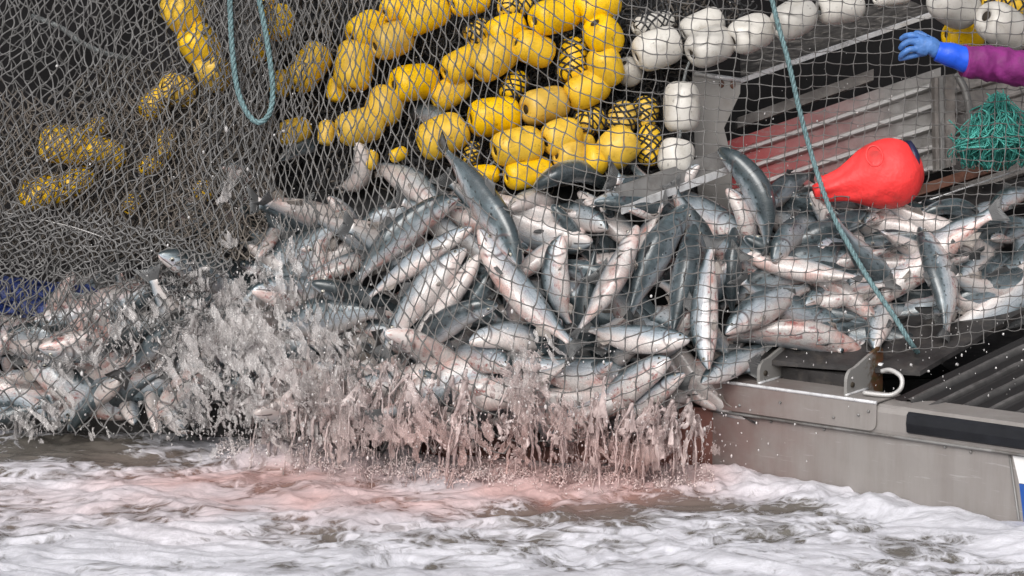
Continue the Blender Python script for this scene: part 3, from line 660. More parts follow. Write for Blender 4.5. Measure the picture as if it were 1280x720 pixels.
# px, py, length, width, angle, depth offset behind the net, wrapped, label
YF = [
 (618,146,66,47,5,.16,0,'yellow float left of the centre pair, its bore facing the next float'),
 (681,132,64,44,8,.16,0,'yellow float with a small brown scuff on top, centre of the heap'),
 (734,112,58,43,25,.15,0,'yellow float tilted up to the right below the curve of the chain'),
 (757,83,50,42,-72,.14,0,'yellow float standing nearly upright in the bend of the chain'),
 (754,45,50,46,-58,.14,0,'yellow float at the top of the bend, leaning down to the right'),
 (694,20,66,43,10,.15,0,'big yellow float touching the dark bore of its left neighbour, high in the heap'),
 (747,6,58,42,20,.17,0,'yellow float cut by the top of the picture above the bend of the chain'),
 (667,61,54,40,-22,.15,0,'yellow float showing its black bore to the left, below the big top one'),
 (633,38,52,38,22,.19,0,'yellow float tucked behind the one with the visible bore'),
 (600,42,38,34,25,.24,1,'small black-netted yellow float behind the upper middle row'),
 (617,71,66,46,36,.16,0,'yellow float sloping up to the right in the middle of the upper row'),
 (580,80,60,38,25,.18,0,'yellow float half hidden at the lower left end of the sloping pair'),
 (563,115,52,34,30,.2,0,'narrow yellow float under the sloping pair, beside the silver fish'),
 (553,170,66,47,22,.15,0,'large yellow float just above the tail of the blue-backed salmon'),
 (517,103,64,45,5,.17,0,'yellow float lying level behind tight diamond meshes, left of the heap'),
 (481,132,48,44,70,.18,0,'dusty yellow float upright behind tight meshes'),
 (450,158,60,44,12,.18,0,'yellow float nearest the pale fish tails at the left end of the heap'),
 (443,82,64,46,82,.18,0,'tall upright yellow float beside the dark gap'),
 (490,50,54,42,20,.18,0,'yellow float below the top row, left of the grey netting'),
 (458,36,52,38,28,.2,0,'yellow float under the red object in the tight meshes'),
 (530,18,64,43,22,.17,0,'large yellow float near the top edge behind zigzag meshes'),
 (495,8,40,32,30,.2,0,'small yellow float squeezed behind the large top one'),
 (587,2,52,32,10,.19,0,'yellow float sliver at the top edge between two rows'),
 (645,8,46,30,5,.22,1,'black-netted yellow float at the top edge beside the big one'),
 (647,183,66,46,8,.15,0,'yellow float in the second lowest row, left one'),
 (702,171,52,42,15,.16,0,'yellow float with black bore facing left in the second lowest row'),
 (660,216,64,36,8,.17,0,'yellow float in the lowest row just over the dark fish'),
 (606,218,38,24,0,.18,0,'little yellow float peeping out beside the blue fish back'),
 (712,194,40,38,-5,.17,0,'yellow float with a grey patch at its right end'),
 (742,200,32,40,-15,.16,0,'short yellow float wedged under the round one at lower right'),
 (773,184,50,46,38,.14,0,'round looking yellow float at the lower right end of the chain'),
 (779,148,42,36,60,.22,1,'yellow float caught in black mesh right of the chain bend'),
 (716,76,58,38,88,.22,1,'upright yellow float tightly wrapped in black net inside the bend'),
 (642,108,42,32,55,.22,1,'black-netted yellow float in the dark gap above the centre pair'),
 (738,152,40,34,20,.24,1,'black-netted yellow float under the tilted one'),
 (806,142,42,32,75,.24,1,'upper black-netted yellow float beside the hanging white one'),
 (812,182,52,30,88,.24,1,'lower black-netted yellow float beside the hanging white one'),
 (728,180,30,26,10,.26,0,'yellow float end showing between two rows at the lower right'),
 (421,112,32,24,80,.2,0,'thin upright yellow float behind the tall one'),
 (408,166,32,20,85,.18,0,'yellow float seen edge on above the pale tails'),
 (461,200,26,22,70,.17,0,'yellow float stub among the fish tails'),
 (498,193,24,16,20,.2,0,'orange-yellow chip of a float between silver fish'),
 (590,192,32,22,80,.22,1,'black-netted yellow float end behind the blue-backed salmon'),
 (230,14,55,50,-60,.110,0,'yellow float at the top edge left of the hanging rope loop'),
 (250,56,55,48,-55,.110,0,'yellow float, middle of the three bright ones left of the rope loop'),
 (266,90,50,41,-70,.110,0,'lowest of the three bright yellow floats left of the rope loop'),
 (222,113,46,37,-20,0.12,2,'dim yellow float below the three bright ones'),
 (194,130,44,33,40,0.12,2,'dim yellow float sunk in brown net under the dim netted one'),
 (83,181,68,46,-10,0.12,2,'brighter of the two big netted floats far left'),
 (130,191,55,37,-25,0.12,2,'netted yellow float to the right of the far left bright one'),
 (54,241,63,41,12,0.12,2,'lowest yellow float far left, above the white lead line'),
 (97,226,48,33,25,0.12,2,'small netted float above the lowest far left one'),
 (122,158,30,22,10,0.12,2,'small yellow float in the dark mesh above the far left pair'),
 (190,206,33,24,10,0.12,2,'small yellow fleck of a float in the densest brown net'),
 (208,180,24,39,0,0.12,2,'upright yellow fleck of a float in the densest brown net'),
 (165,254,28,22,60,0.12,2,'orange float end low in the dense brown net'),
 (256,238,28,26,30,0.12,2,'brown stained float end beside the pink fish'),
 (351,28,46,30,85,.2,0,'upright dull yellow float right of the rope loop at the top'),
 (326,60,34,22,80,.22,0,'thin dull yellow float inside the rope loop'),
 (332,8,30,18,70,.22,0,'yellow float end at the top inside the rope loop'),
 (386,84,66,40,52,.2,0,'beige-yellow float sloping up behind very tight meshes'),
 (368,164,42,32,10,.2,0,'dull yellow float just right of the bottom of the rope loop'),
 (352,105,34,28,60,.24,0,'dull float behind the rope loop bend'),
 (1252,4,70,46,-5,.35,1,'yellow float in thick black mesh above the two big white ones'),
 (1204,46,54,34,-10,.38,0,'yellow float half hidden behind the gloved hand'),
]
WF = [
 (822,61,62,46,20,.14,0,'yellowed white float at the left end of the upper white row'),
 (878,32,56,36,22,.2,0,'white float behind, second in the upper white row'),
 (887,58,60,45,22,.10,0,'white float with its bore open to the lower left above the end plate'),
 (938,42,58,42,20,.10,0,'white float in the middle of the white row, left of the diagonal rope'),
 (992,24,60,44,22,.10,0,'white float crossed by the diagonal rope'),
 (1050,9,60,40,8,.14,0,'white float cut by the top edge, right of the diagonal rope'),
 (852,134,64,45,88,.12,0,'upright white float hanging beside the end plate'),
 (845,196,46,42,82,.14,0,'lower white float hanging behind the low beam'),
 (786,90,36,30,-60,.24,0,'small grey-white float behind the upright yellow one'),
 (816,29,56,26,10,.22,1,'white float wrapped in black net above the yellowed one'),
 (1115,-4,50,22,5,.25,0,'white float sliver at the top edge left of the big white ones'),
 (1192,6,68,50,-30,.16,0,'big white float over the gloved hand'),
 (1254,34,74,52,-32,.14,0,'big white float with orange stained end resting behind the purple sleeve'),
]
float_pos = []
for (x, y, L, W, a, d, w, lb) in YF: make_float(x, y, L, W, a, float(YN(x, y)) + d, 'yellow', lb, w)
for (x, y, L, W, a, d, w, lb) in WF: make_float(x, y, L, W, a, float(YN(x, y)) + d, 'white', lb, w)
# cork lines threading neighbouring floats
def cork_line(chain, label, col='rope_dark'):
    pts = [P(x, y, float(YN(x, y)) + d) for x, y, d in chain]
    mb = MB(); mb.tube(smooth_path(pts, 12 * len(pts)), .007, 6)
    o = mb.build('cork_line', M[col], loc=pts[0]); tag(o, label, 'rope', 'cork lines threading the floats')
cork_line([(694,20,.15),(720,14,.15),(747,6,.17),(768,20,.16),(754,45,.14),(762,62,.14),(757,83,.14),(750,98,.15),(734,112,.15),(706,128,.16),(681,132,.16),(650,140,.16),(618,146,.16),(580,160,.18),(553,170,.15)], 'grey cork line through the curved chain of yellow floats')
cork_line([(773,184,.14),(745,200,.16),(712,194,.17),(702,171,.16),(675,176,.16),(647,183,.15),(620,200,.17),(606,218,.18),(635,218,.17),(660,216,.17)], 'grey cork line through the two lowest rows of yellow floats')
cork_line([(1050,9,.14),(1020,16,.12),(992,24,.10),(965,33,.10),(938,42,.10),(912,50,.10),(887,58,.10),(866,72,.12),(856,95,.12),(852,134,.12),(850,168,.13),(845,196,.14)], 'grey cork line through the row of white floats down to the hanging ones')
cork_line([(1150,-10,.2),(1192,6,.16),(1225,22,.15),(1254,34,.14),(1300,60,.2)], 'grey cork line through the two big white floats')
cork_line([(230,14,.16),(240,35,.15),(250,56,.15),(258,75,.15),(266,90,.15),(250,105,.2),(222,113,.2),(194,130,.22)], 'grey cork line through the floats left of the rope loop')

# ------------------------------------------------------------------ red buoy
def buoy():
    k = (.05 + 12) / F
    A = P(1026, 238, .12); B = P(1148, 208, .16); ax = (B - A); L = ax.length; ax.normalize()
    prof = [(0, .004), (.0, .046), (.03, .054), (.07, .054), (.12, .058), (.22, .070), (.34, .096), (.46, .124), (.58, .142), (.70, .148), (.80, .143), (.90, .122), (.97, .090), (1.02, .055), (1.035, .0)]
    up = Vector((0, 0, 1)); u = (up - ax * up.dot(ax)).normalized(); w = ax.cross(u)
    n = 40; v = []; sp = smooth_path([(a, b, 0) for a, b in prof], 60)
    for i, (s, r, _) in enumerate(sp):
        for q in range(n):
            a = 2 * math.pi * q / n; c = A + ax * (s * L * 1.0)
            wr = 1 + (.11 * math.sin(a * 5 + 1 + s * 3) * max(0, .55 - s) * 2) + .012 * math.sin(a * 9 + s * 20) * (s < .6)
            v.append(tuple(c + (u * math.cos(a) + w * math.sin(a)) * max(0, r) * wr))
    f = [[i * n + q, i * n + (q + 1) % n, (i + 1) * n + (q + 1) % n, (i + 1) * n + q] for i in range(len(sp) - 1) for q in range(n)]
    root = empty('red_buoy', A, 'coral red inflated buoy lying neck left on the fish against the red stained bin board', 'buoy')
    child(mesh_obj('buoy_body', v, f, M['coral']), root)
    # moulded eye at the neck shoulder
    c = P(1093, 195, .0)
    mb = MB(); ring = [c + u * (.040 * math.cos(t)) + ax * (.034 * math.sin(t)) + Vector((0, -.0 + .02 * math.cos(t), 0)) for t in np.linspace(0, 2 * math.pi, 26)[:-1]]
    mb.tube(ring, .0045, 8, closed=True); mb.build('moulded_ring', M['coral'], root)
    mb = MB(); c2 = A + ax * L * .93 + u * .03
    mb.tube([c2, c2 + ax * .02, c2 + ax * .035], [.09, .085, .05], 24); mb.build('navy_end_cap', M['navy'], root)
    mb = MB(); mb.tube([A - ax * .03, A + ax * .02], [.03, .045], 12); mb.build('rope_eye', M['coral'], root)
buoy()

# ------------------------------------------------------------------ ropes
def rope(name, px_pts, r, mat, label, n=90, strands=3, cat='rope'):
    base = smooth_path([P(x, y, Y) for x, y, Y in px_pts], n)
    t = np.gradient(base, axis=0); ln = np.cumsum(np.linalg.norm(t, axis=1)); t /= np.linalg.norm(t, axis=1, keepdims=True)
    a = np.cross(t, [0, 1, 0]); a /= np.linalg.norm(a, axis=1, keepdims=True); b = np.cross(t, a)
    mb = MB()
    for q in range(strands):
        ph = ln / (r * 7) * 2 * math.pi + q * 2 * math.pi / strands
        mb.tube(base + (np.cos(ph)[:, None] * a + np.sin(ph)[:, None] * b) * r * .48, r * .60, 7)
    o = mb.build(name, mat, loc=base[0]); tag(o, label, cat); return o
yl = lambda x, y, d: (x, y, float(YN(x, y)) + d)
rope('hanging_rope', [yl(287,-30,-.05), yl(288,20,-.05), yl(291,70,-.05), yl(297,112,-.05), yl(309,141,-.05), yl(323,153,-.05), yl(336,143,-.05), yl(341,118,-.05), yl(338,80,-.05), yl(331,35,-.05), yl(323,-5,-.05), yl(318,-30,-.05)], .0115, M['rope'], 'pale teal rope hanging in a narrow loop in front of the upper left net', 500)
rope('purse_line', [yl(960,-25,-.10), yl(971,25,-.10), yl(985,75,-.10), yl(1000,140,-.09), yl(1018,205,-.08), yl(1038,262,-.06), yl(1062,308,-.06), yl(1088,352,-.06), yl(1118,396,-.06), yl(1138,428,-.02), yl(1150,445,.1)], .0105, M['rope'], 'taut pale teal rope running diagonally across the right side of the net', 600)
rope('old_rope', [yl(40,20,.02), yl(75,34,.02), yl(100,52,.03), yl(130,66,.03), yl(165,74,.05)], .011, M['rope_dark'], 'short grey-blue rope end lying in the black upper left net', 200)
# white lead line far left
ll = smooth_path([P(*yl(-20,262,.0)), P(*yl(30,270,-.01)), P(*yl(80,281,-.01)), P(*yl(110,290,-.01)), P(*yl(145,303,.01)), P(*yl(175,318,.05))], 110)
mb = MB(); mb.tube(ll, .0022, 6)
for i in range(0, 110, 2): mb.blob(ll[i], .0040, 6, 4, (1.2, 1, .8))
tag(mb.build('lead_line', M['hook'], loc=ll[0]), 'thin white beaded lead line curving across the net far left', 'rope')
# teal twine bundle
def bundle():
    mb = MB(); rr = random.Random(3); top = P(1248, 124, .42)
    for i in range(420):
        sx = rr.uniform(-1, 1); sx = round(sx * 4) / 4 + rr.gauss(0, .09); x1 = 1246 + sx * 42 + rr.gauss(0, 6); y1 = rr.uniform(172, 216) - abs(sx) * 6
        d = rr.uniform(-.10, .10)
        mid = (1246 + sx * 22 + rr.gauss(0, 9), rr.uniform(135, 172))
        p = [top + Vector((rr.gauss(0, .018), rr.gauss(0, .02), rr.gauss(0, .012))), P(*mid, .42 + d - .05), P(mid[0] + rr.gauss(0, 5), mid[1] + rr.uniform(6, 18), .42 + d - .09), P(x1 + rr.gauss(0, 6), (mid[1] + y1) / 2 + 8, .42 + d - .05), P(x1, y1, .42 + d)]
        if rr.random() < .35: p.append(P(x1 + rr.uniform(-20, 20), y1 - rr.uniform(4, 22), .42 + d - .03))
        mb.tube(smooth_path(p, 20), rr.uniform(.0022, .0042), 4)
    for i in range(7):
        c = P(1246, 133 + i * 1.6, .40); mb.tube([c + Vector((.034 * math.cos(t), .03 * math.sin(t), .006 * math.sin(t * 2))) for t in np.linspace(0, 6.28, 18)[:-1]], .004, 5, closed=True)
    tag(mb.build('twine_bundle', M['teal'], loc=top), 'tangled hank of teal green twine hanging beside the bin post at the right edge', 'twine')
bundle()
# navy tarp, dull red object
def cloth(name, c4, mat, label, amp=.03, seed=0, cat='tarp'):
    a, b, c, d = [np.array(tuple(q)) for q in c4]; n = 40
    uu, vv = np.meshgrid(np.linspace(0, 1, n), np.linspace(0, 1, n))
    q = ((1 - uu) * (1 - vv))[..., None] * a + (uu * (1 - vv))[..., None] * b + (uu * vv)[..., None] * c + ((1 - uu) * vv)[..., None] * d
    q[..., 1] += amp * fbm(uu * 5, vv * 3, 0, 4, seed); q[..., 2] += amp * .5 * fbm(uu * 4, vv * 4, 5, 3, seed)
    ix = np.arange(n * n).reshape(n, n); f = np.stack([ix[:-1, :-1], ix[:-1, 1:], ix[1:, 1:], ix[1:, :-1]], -1).reshape(-1, 4)
    q2 = q.copy(); q2[..., 1] += .012
    tag(mesh_obj(name, np.concatenate([q.reshape(-1, 3), q2.reshape(-1, 3)]), np.concatenate([f, f[:, ::-1] + n * n]), mat, loc=a), label, cat)
cloth('blue_tarp', [P(-60, 396, .47), P(122, 392, .45), P(130, 366, .47), P(-60, 344, .53)], M['tarp'], 'crumpled navy blue tarp behind the net at the left edge', .07, 5)
cloth('red_cloth', [P(372, 36, .85), P(425, 42, .85), P(432, -12, .9), P(376, -12, .9)], M['redthing'], 'dull red cloth showing through tight meshes at the top', .06, 8, 'cloth')
# ------------------------------------------------------------------ salmon
_S = np.array([0, .006, .02, .045, .08, .12, .16, .20, .24, .30, .37, .45, .53, .60, .67, .74, .80, .85, .885, .91, .925])
_HH = np.array([.006, .020, .032, .048, .066, .083, .096, .106, .112, .122, .130, .132, .127, .116, .099, .078, .057, .043, .037, .038, .042])
_WW = np.array([.006, .017, .026, .036, .047, .056, .063, .068, .071, .077, .082, .084, .081, .073, .062, .047, .033, .023, .017, .013, .010])
_CZ = np.array([-.008, -.008, -.007, -.005, -.002, 0, 0, 0, 0, 0, 0, -.002, -.002, -.001, 0, .002, .003, .003, .002, .001, 0])
fish_n = [0]
def build_fish(head, mid, tail, backdir, tall=1.0, label=None, group=None, fat=1.0, mouth=0.):
    """head, mid, tail: world points of the centreline; backdir: where the back faces"""
    fish_n[0] += 1; seed = fish_n[0]; rr = random.Random(seed * 7 + 1)
    h, m_, t_ = [np.array(tuple(q), float) for q in (head, mid, tail)]
    ctl = 2 * m_ - .5 * (h + t_)
    cen = lambda s: ((1 - s) ** 2)[:, None] * h + (2 * s * (1 - s))[:, None] * ctl + (s * s)[:, None] * t_
    ss = np.linspace(0, 1.02, 120); cc = cen(ss); dl = np.concatenate([[0], np.cumsum(np.linalg.norm(np.diff(cc, axis=0), axis=1))])
    L = dl[-1] / 1.02; arc = dl / L
    def frame(s):
        s = np.atleast_1d(np.asarray(s, float)); u = np.interp(s, arc, ss)
        p = cen(u); tg = (cen(u + .005) - cen(u - .005)); tg /= np.linalg.norm(tg, axis=1, keepdims=True)
        b = np.array(tuple(backdir), float)[None] - tg * (tg @ np.array(tuple(backdir), float))[:, None]; b /= np.linalg.norm(b, axis=1, keepdims=True)
        return p, tg, b, np.cross(tg, b)
    def pt(s, y, z):
        p, tg, b, sd_ = frame(s); return p[0] + sd_[0] * y * L + b[0] * z * L
    n = 18; sfine = np.unique(np.concatenate([_S, np.linspace(.0, .925, 40)]))
    p, tg, b, sd_ = frame(sfine)
    hh = np.interp(sfine, _S, _HH) * L * tall; ww = np.interp(sfine, _S, _WW) * L * fat; cz = np.interp(sfine, _S, _CZ) * L
    # the belly hangs or is pressed unevenly
    squash = 1 + .05 * np.sin(sfine * 11 + seed)
    a = np.linspace(0, 2 * math.pi, n, endpoint=False)
    ca = np.sign(np.cos(a)) * np.abs(np.cos(a)) ** .92; sa = np.sin(a)
    # gill flap ridge
    gr = 1 + .05 * np.exp(-((sfine[:, None] - (.205 - .05 * sa[None] ** 2)) / .012) ** 2) - .05 * np.exp(-((sfine[:, None] - (.228 - .05 * sa[None] ** 2)) / .012) ** 2)
    v = p[:, None] + sd_[:, None] * (ww[:, None] * ca[None] * gr)[..., None] + b[:, None] * ((hh * squash)[:, None] * np.where(sa > 0, sa, sa * .96)[None] + cz[:, None])[..., None]
    m = len(sfine); v = v.reshape(-1, 3)
    f = [[i * n + k, i * n + (k + 1) % n, (i + 1) * n + (k + 1) % n, (i + 1) * n + k] for i in range(m - 1) for k in range(n)]
    f += [list(range(n))[::-1], [(m - 1) * n + k for k in range(n)]]
    org = Vector(tuple(cen(np.array([.45]))[0]))
    root = mesh_obj('salmon', v, f, M['fish'], None, True, org)
    tag(root, label, 'fish', group)
    at = root.data.attributes.new('sv', 'FLOAT_VECTOR', 'POINT')
    sv = np.stack([np.repeat(sfine, n), np.tile(sa, m), np.tile(ca, m) * .5], -1)
    at.data.foreach_set('vector', sv.astype(np.float32).reshape(-1))
    def fin(name, base, tips, side, mat, th=.0025):
        """base: list of (s,y,z); tips: same length; a thin fan with real thickness"""
        k = len(base); nn = 4; V = []; RV = []
        off = L * th
        for sgn in (1, -1):
            for i in range(k):
                A = pt(*base[i]); B = pt(*tips[i])
                nrm = np.cross(B - A, (pt(*base[min(i + 1, k - 1)]) - pt(*base[max(i - 1, 0)]))); nrm /= np.linalg.norm(nrm) + 1e-9
                for q in range(nn):
                    w = q / (nn - 1); wob = L * .006 * math.sin(i * 1.7 + q * 1.3 + seed) * w
                    V.append(A + (B - A) * w + nrm * (sgn * off * (1 - .7 * w) + wob)); RV.append((i / (k - 1), w, 0))
        F_ = []
        for sgn in (0, 1):
            o_ = sgn * k * nn
            for i in range(k - 1):
                for q in range(nn - 1):
                    fc_ = [o_ + i * nn + q, o_ + (i + 1) * nn + q, o_ + (i + 1) * nn + q + 1, o_ + i * nn + q + 1]
                    F_.append(fc_ if sgn == 0 else fc_[::-1])
        K = k * nn
        for i in range(k - 1): F_.append([i * nn + nn - 1, (i + 1) * nn + nn - 1, K + (i + 1) * nn + nn - 1, K + i * nn + nn - 1])
        for e in (0, k - 1):
            for q in range(nn - 1): F_.append([e * nn + q, e * nn + q + 1, K + e * nn + q + 1, K + e * nn + q])
        o = mesh_obj(name, V, F_, mat, None, True, org); o.parent = root; o.location = (0, 0, 0)
        r_ = o.data.attributes.new('ray', 'FLOAT_VECTOR', 'POINT'); r_.data.foreach_set('vector', np.array(RV, np.float32).reshape(-1))
        return o
    zt = lambda s: float(np.interp(s, _S, _HH)) * tall + float(np.interp(s, _S, _CZ)); zb = lambda s: -float(np.interp(s, _S, _HH)) * tall * .96 + float(np.interp(s, _S, _CZ))
    spread = rr.uniform(.75, 1.1); fold = rr.uniform(-.03, .03)
    ks = np.linspace(-1, 1, 9)
    fin('tail_fin', [(.905, 0, q * .036 * tall) for q in ks], [(.905 + .095 + .035 * q * q - .012 * (abs(q) > .9), fold * q * q, q * .115 * spread) for q in ks], 0, M['fin'])
    fin('dorsal_fin', [(s_, 0, zt(s_) - .008) for s_ in np.linspace(.43, .54, 6)], [(s_ + .05, fold * .5, zt(s_) + .055 - .035 * q) for q, s_ in enumerate(np.linspace(.43, .54, 6)) for q in [q / 5]], 0, M['fin'])
    fin('anal_fin', [(s_, 0, zb(s_) + .008) for s_ in np.linspace(.70, .79, 5)], [(s_ + .045, fold * .5, zb(s_) - .045 + .03 * q) for q, s_ in enumerate(np.linspace(.70, .79, 5)) for q in [q / 4]], 0, M['finpale'])
    for sg in (1, -1):
        sp = rr.uniform(.01, .06)
        fin('pectoral_fin', [(.235, sg * .036 * fat, -.055 * tall), (.24, sg * .032 * fat, -.062 * tall), (.245, sg * .027 * fat, -.068 * tall), (.25, sg * .022 * fat, -.073 * tall)],
            [(.345, sg * (.045 + sp), -.075), (.34, sg * (.04 + sp), -.09), (.325, sg * (.035 + sp), -.10), (.305, sg * (.03 + sp), -.103)], 0, M['finpale'] if rr.random() < .5 else M['fin'])
        mb = MB(); mb._mix; mb.blob(pt(.072, sg * .041 * fat, .014), L * .0135, 10, 7)
        e = mb.build('eye', M['eye'], loc=org); e.parent = root; e.location = (0, 0, 0)
        mb = MB(); mb.blob(pt(.0715, sg * .0450 * fat, .014), L * .0108, 8, 6)
        e2 = mb.build('pupil', M['pupil'], loc=pt(.0715, sg * .0450 * fat, .014)); e2.parent = e; e2.location = Vector(tuple(pt(.0715, sg * .0450 * fat, .014))) - org
    return root

def hero(hx, hy, tx, ty, wpx, roll, bend, d, label, dt=0., Lmin=.50, group=None):
    """head px, tail px, visible width px, roll (0 flank with back up, 90 back to us, -90 belly to us), bend px, depth behind net"""
    Yh = float(YN(hx, hy)) + d; Yt = float(YN(tx, ty)) + d + dt
    A = P(hx, hy, Yh); B = P(tx, ty, Yt); Lv = (B - A).length
    if Lv < Lmin:                                   # foreshortened: the tail runs back into the heap
        ex = math.sqrt(Lmin ** 2 - Lv ** 2) * .6; B = P(tx, ty, Yt + ex) if dt >= 0 else B; 
        if dt < 0: A = P(hx, hy, Yh + ex)
    L = (B - A).length
    ax = (B - A).normalized(); view = Vector((0, -cp, sp_))
    img = Vector((ax.x, 0, ax.z)); u = Vector((-img.z, 0, img.x))
    if u.z < 0 or (abs(u.z) < .15 and u.x > 0): u = -u
    u.normalize(); vw = Vector((0, -1, 0))
    back = u * math.cos(R(roll)) + vw * math.sin(R(roll))
    hr = random.Random(fish_n[0] * 3 + 5); mid = (A + B) / 2 + u * (bend * 1.7 + hr.uniform(-5, 5)) * PX + Vector((0, hr.uniform(-.025, .02), 0))
    k = (Yh + 12) / F
    c = abs(math.cos(R(roll))); s_ = abs(math.sin(R(roll)))
    nat = L * (.262 * c + .168 * s_)
    sc = min(1.3, max(.8, 1.12 * wpx * k / nat))
    return build_fish(A, mid, B, back, sc, label, group, fat=min(1.4, max(.85, sc)))
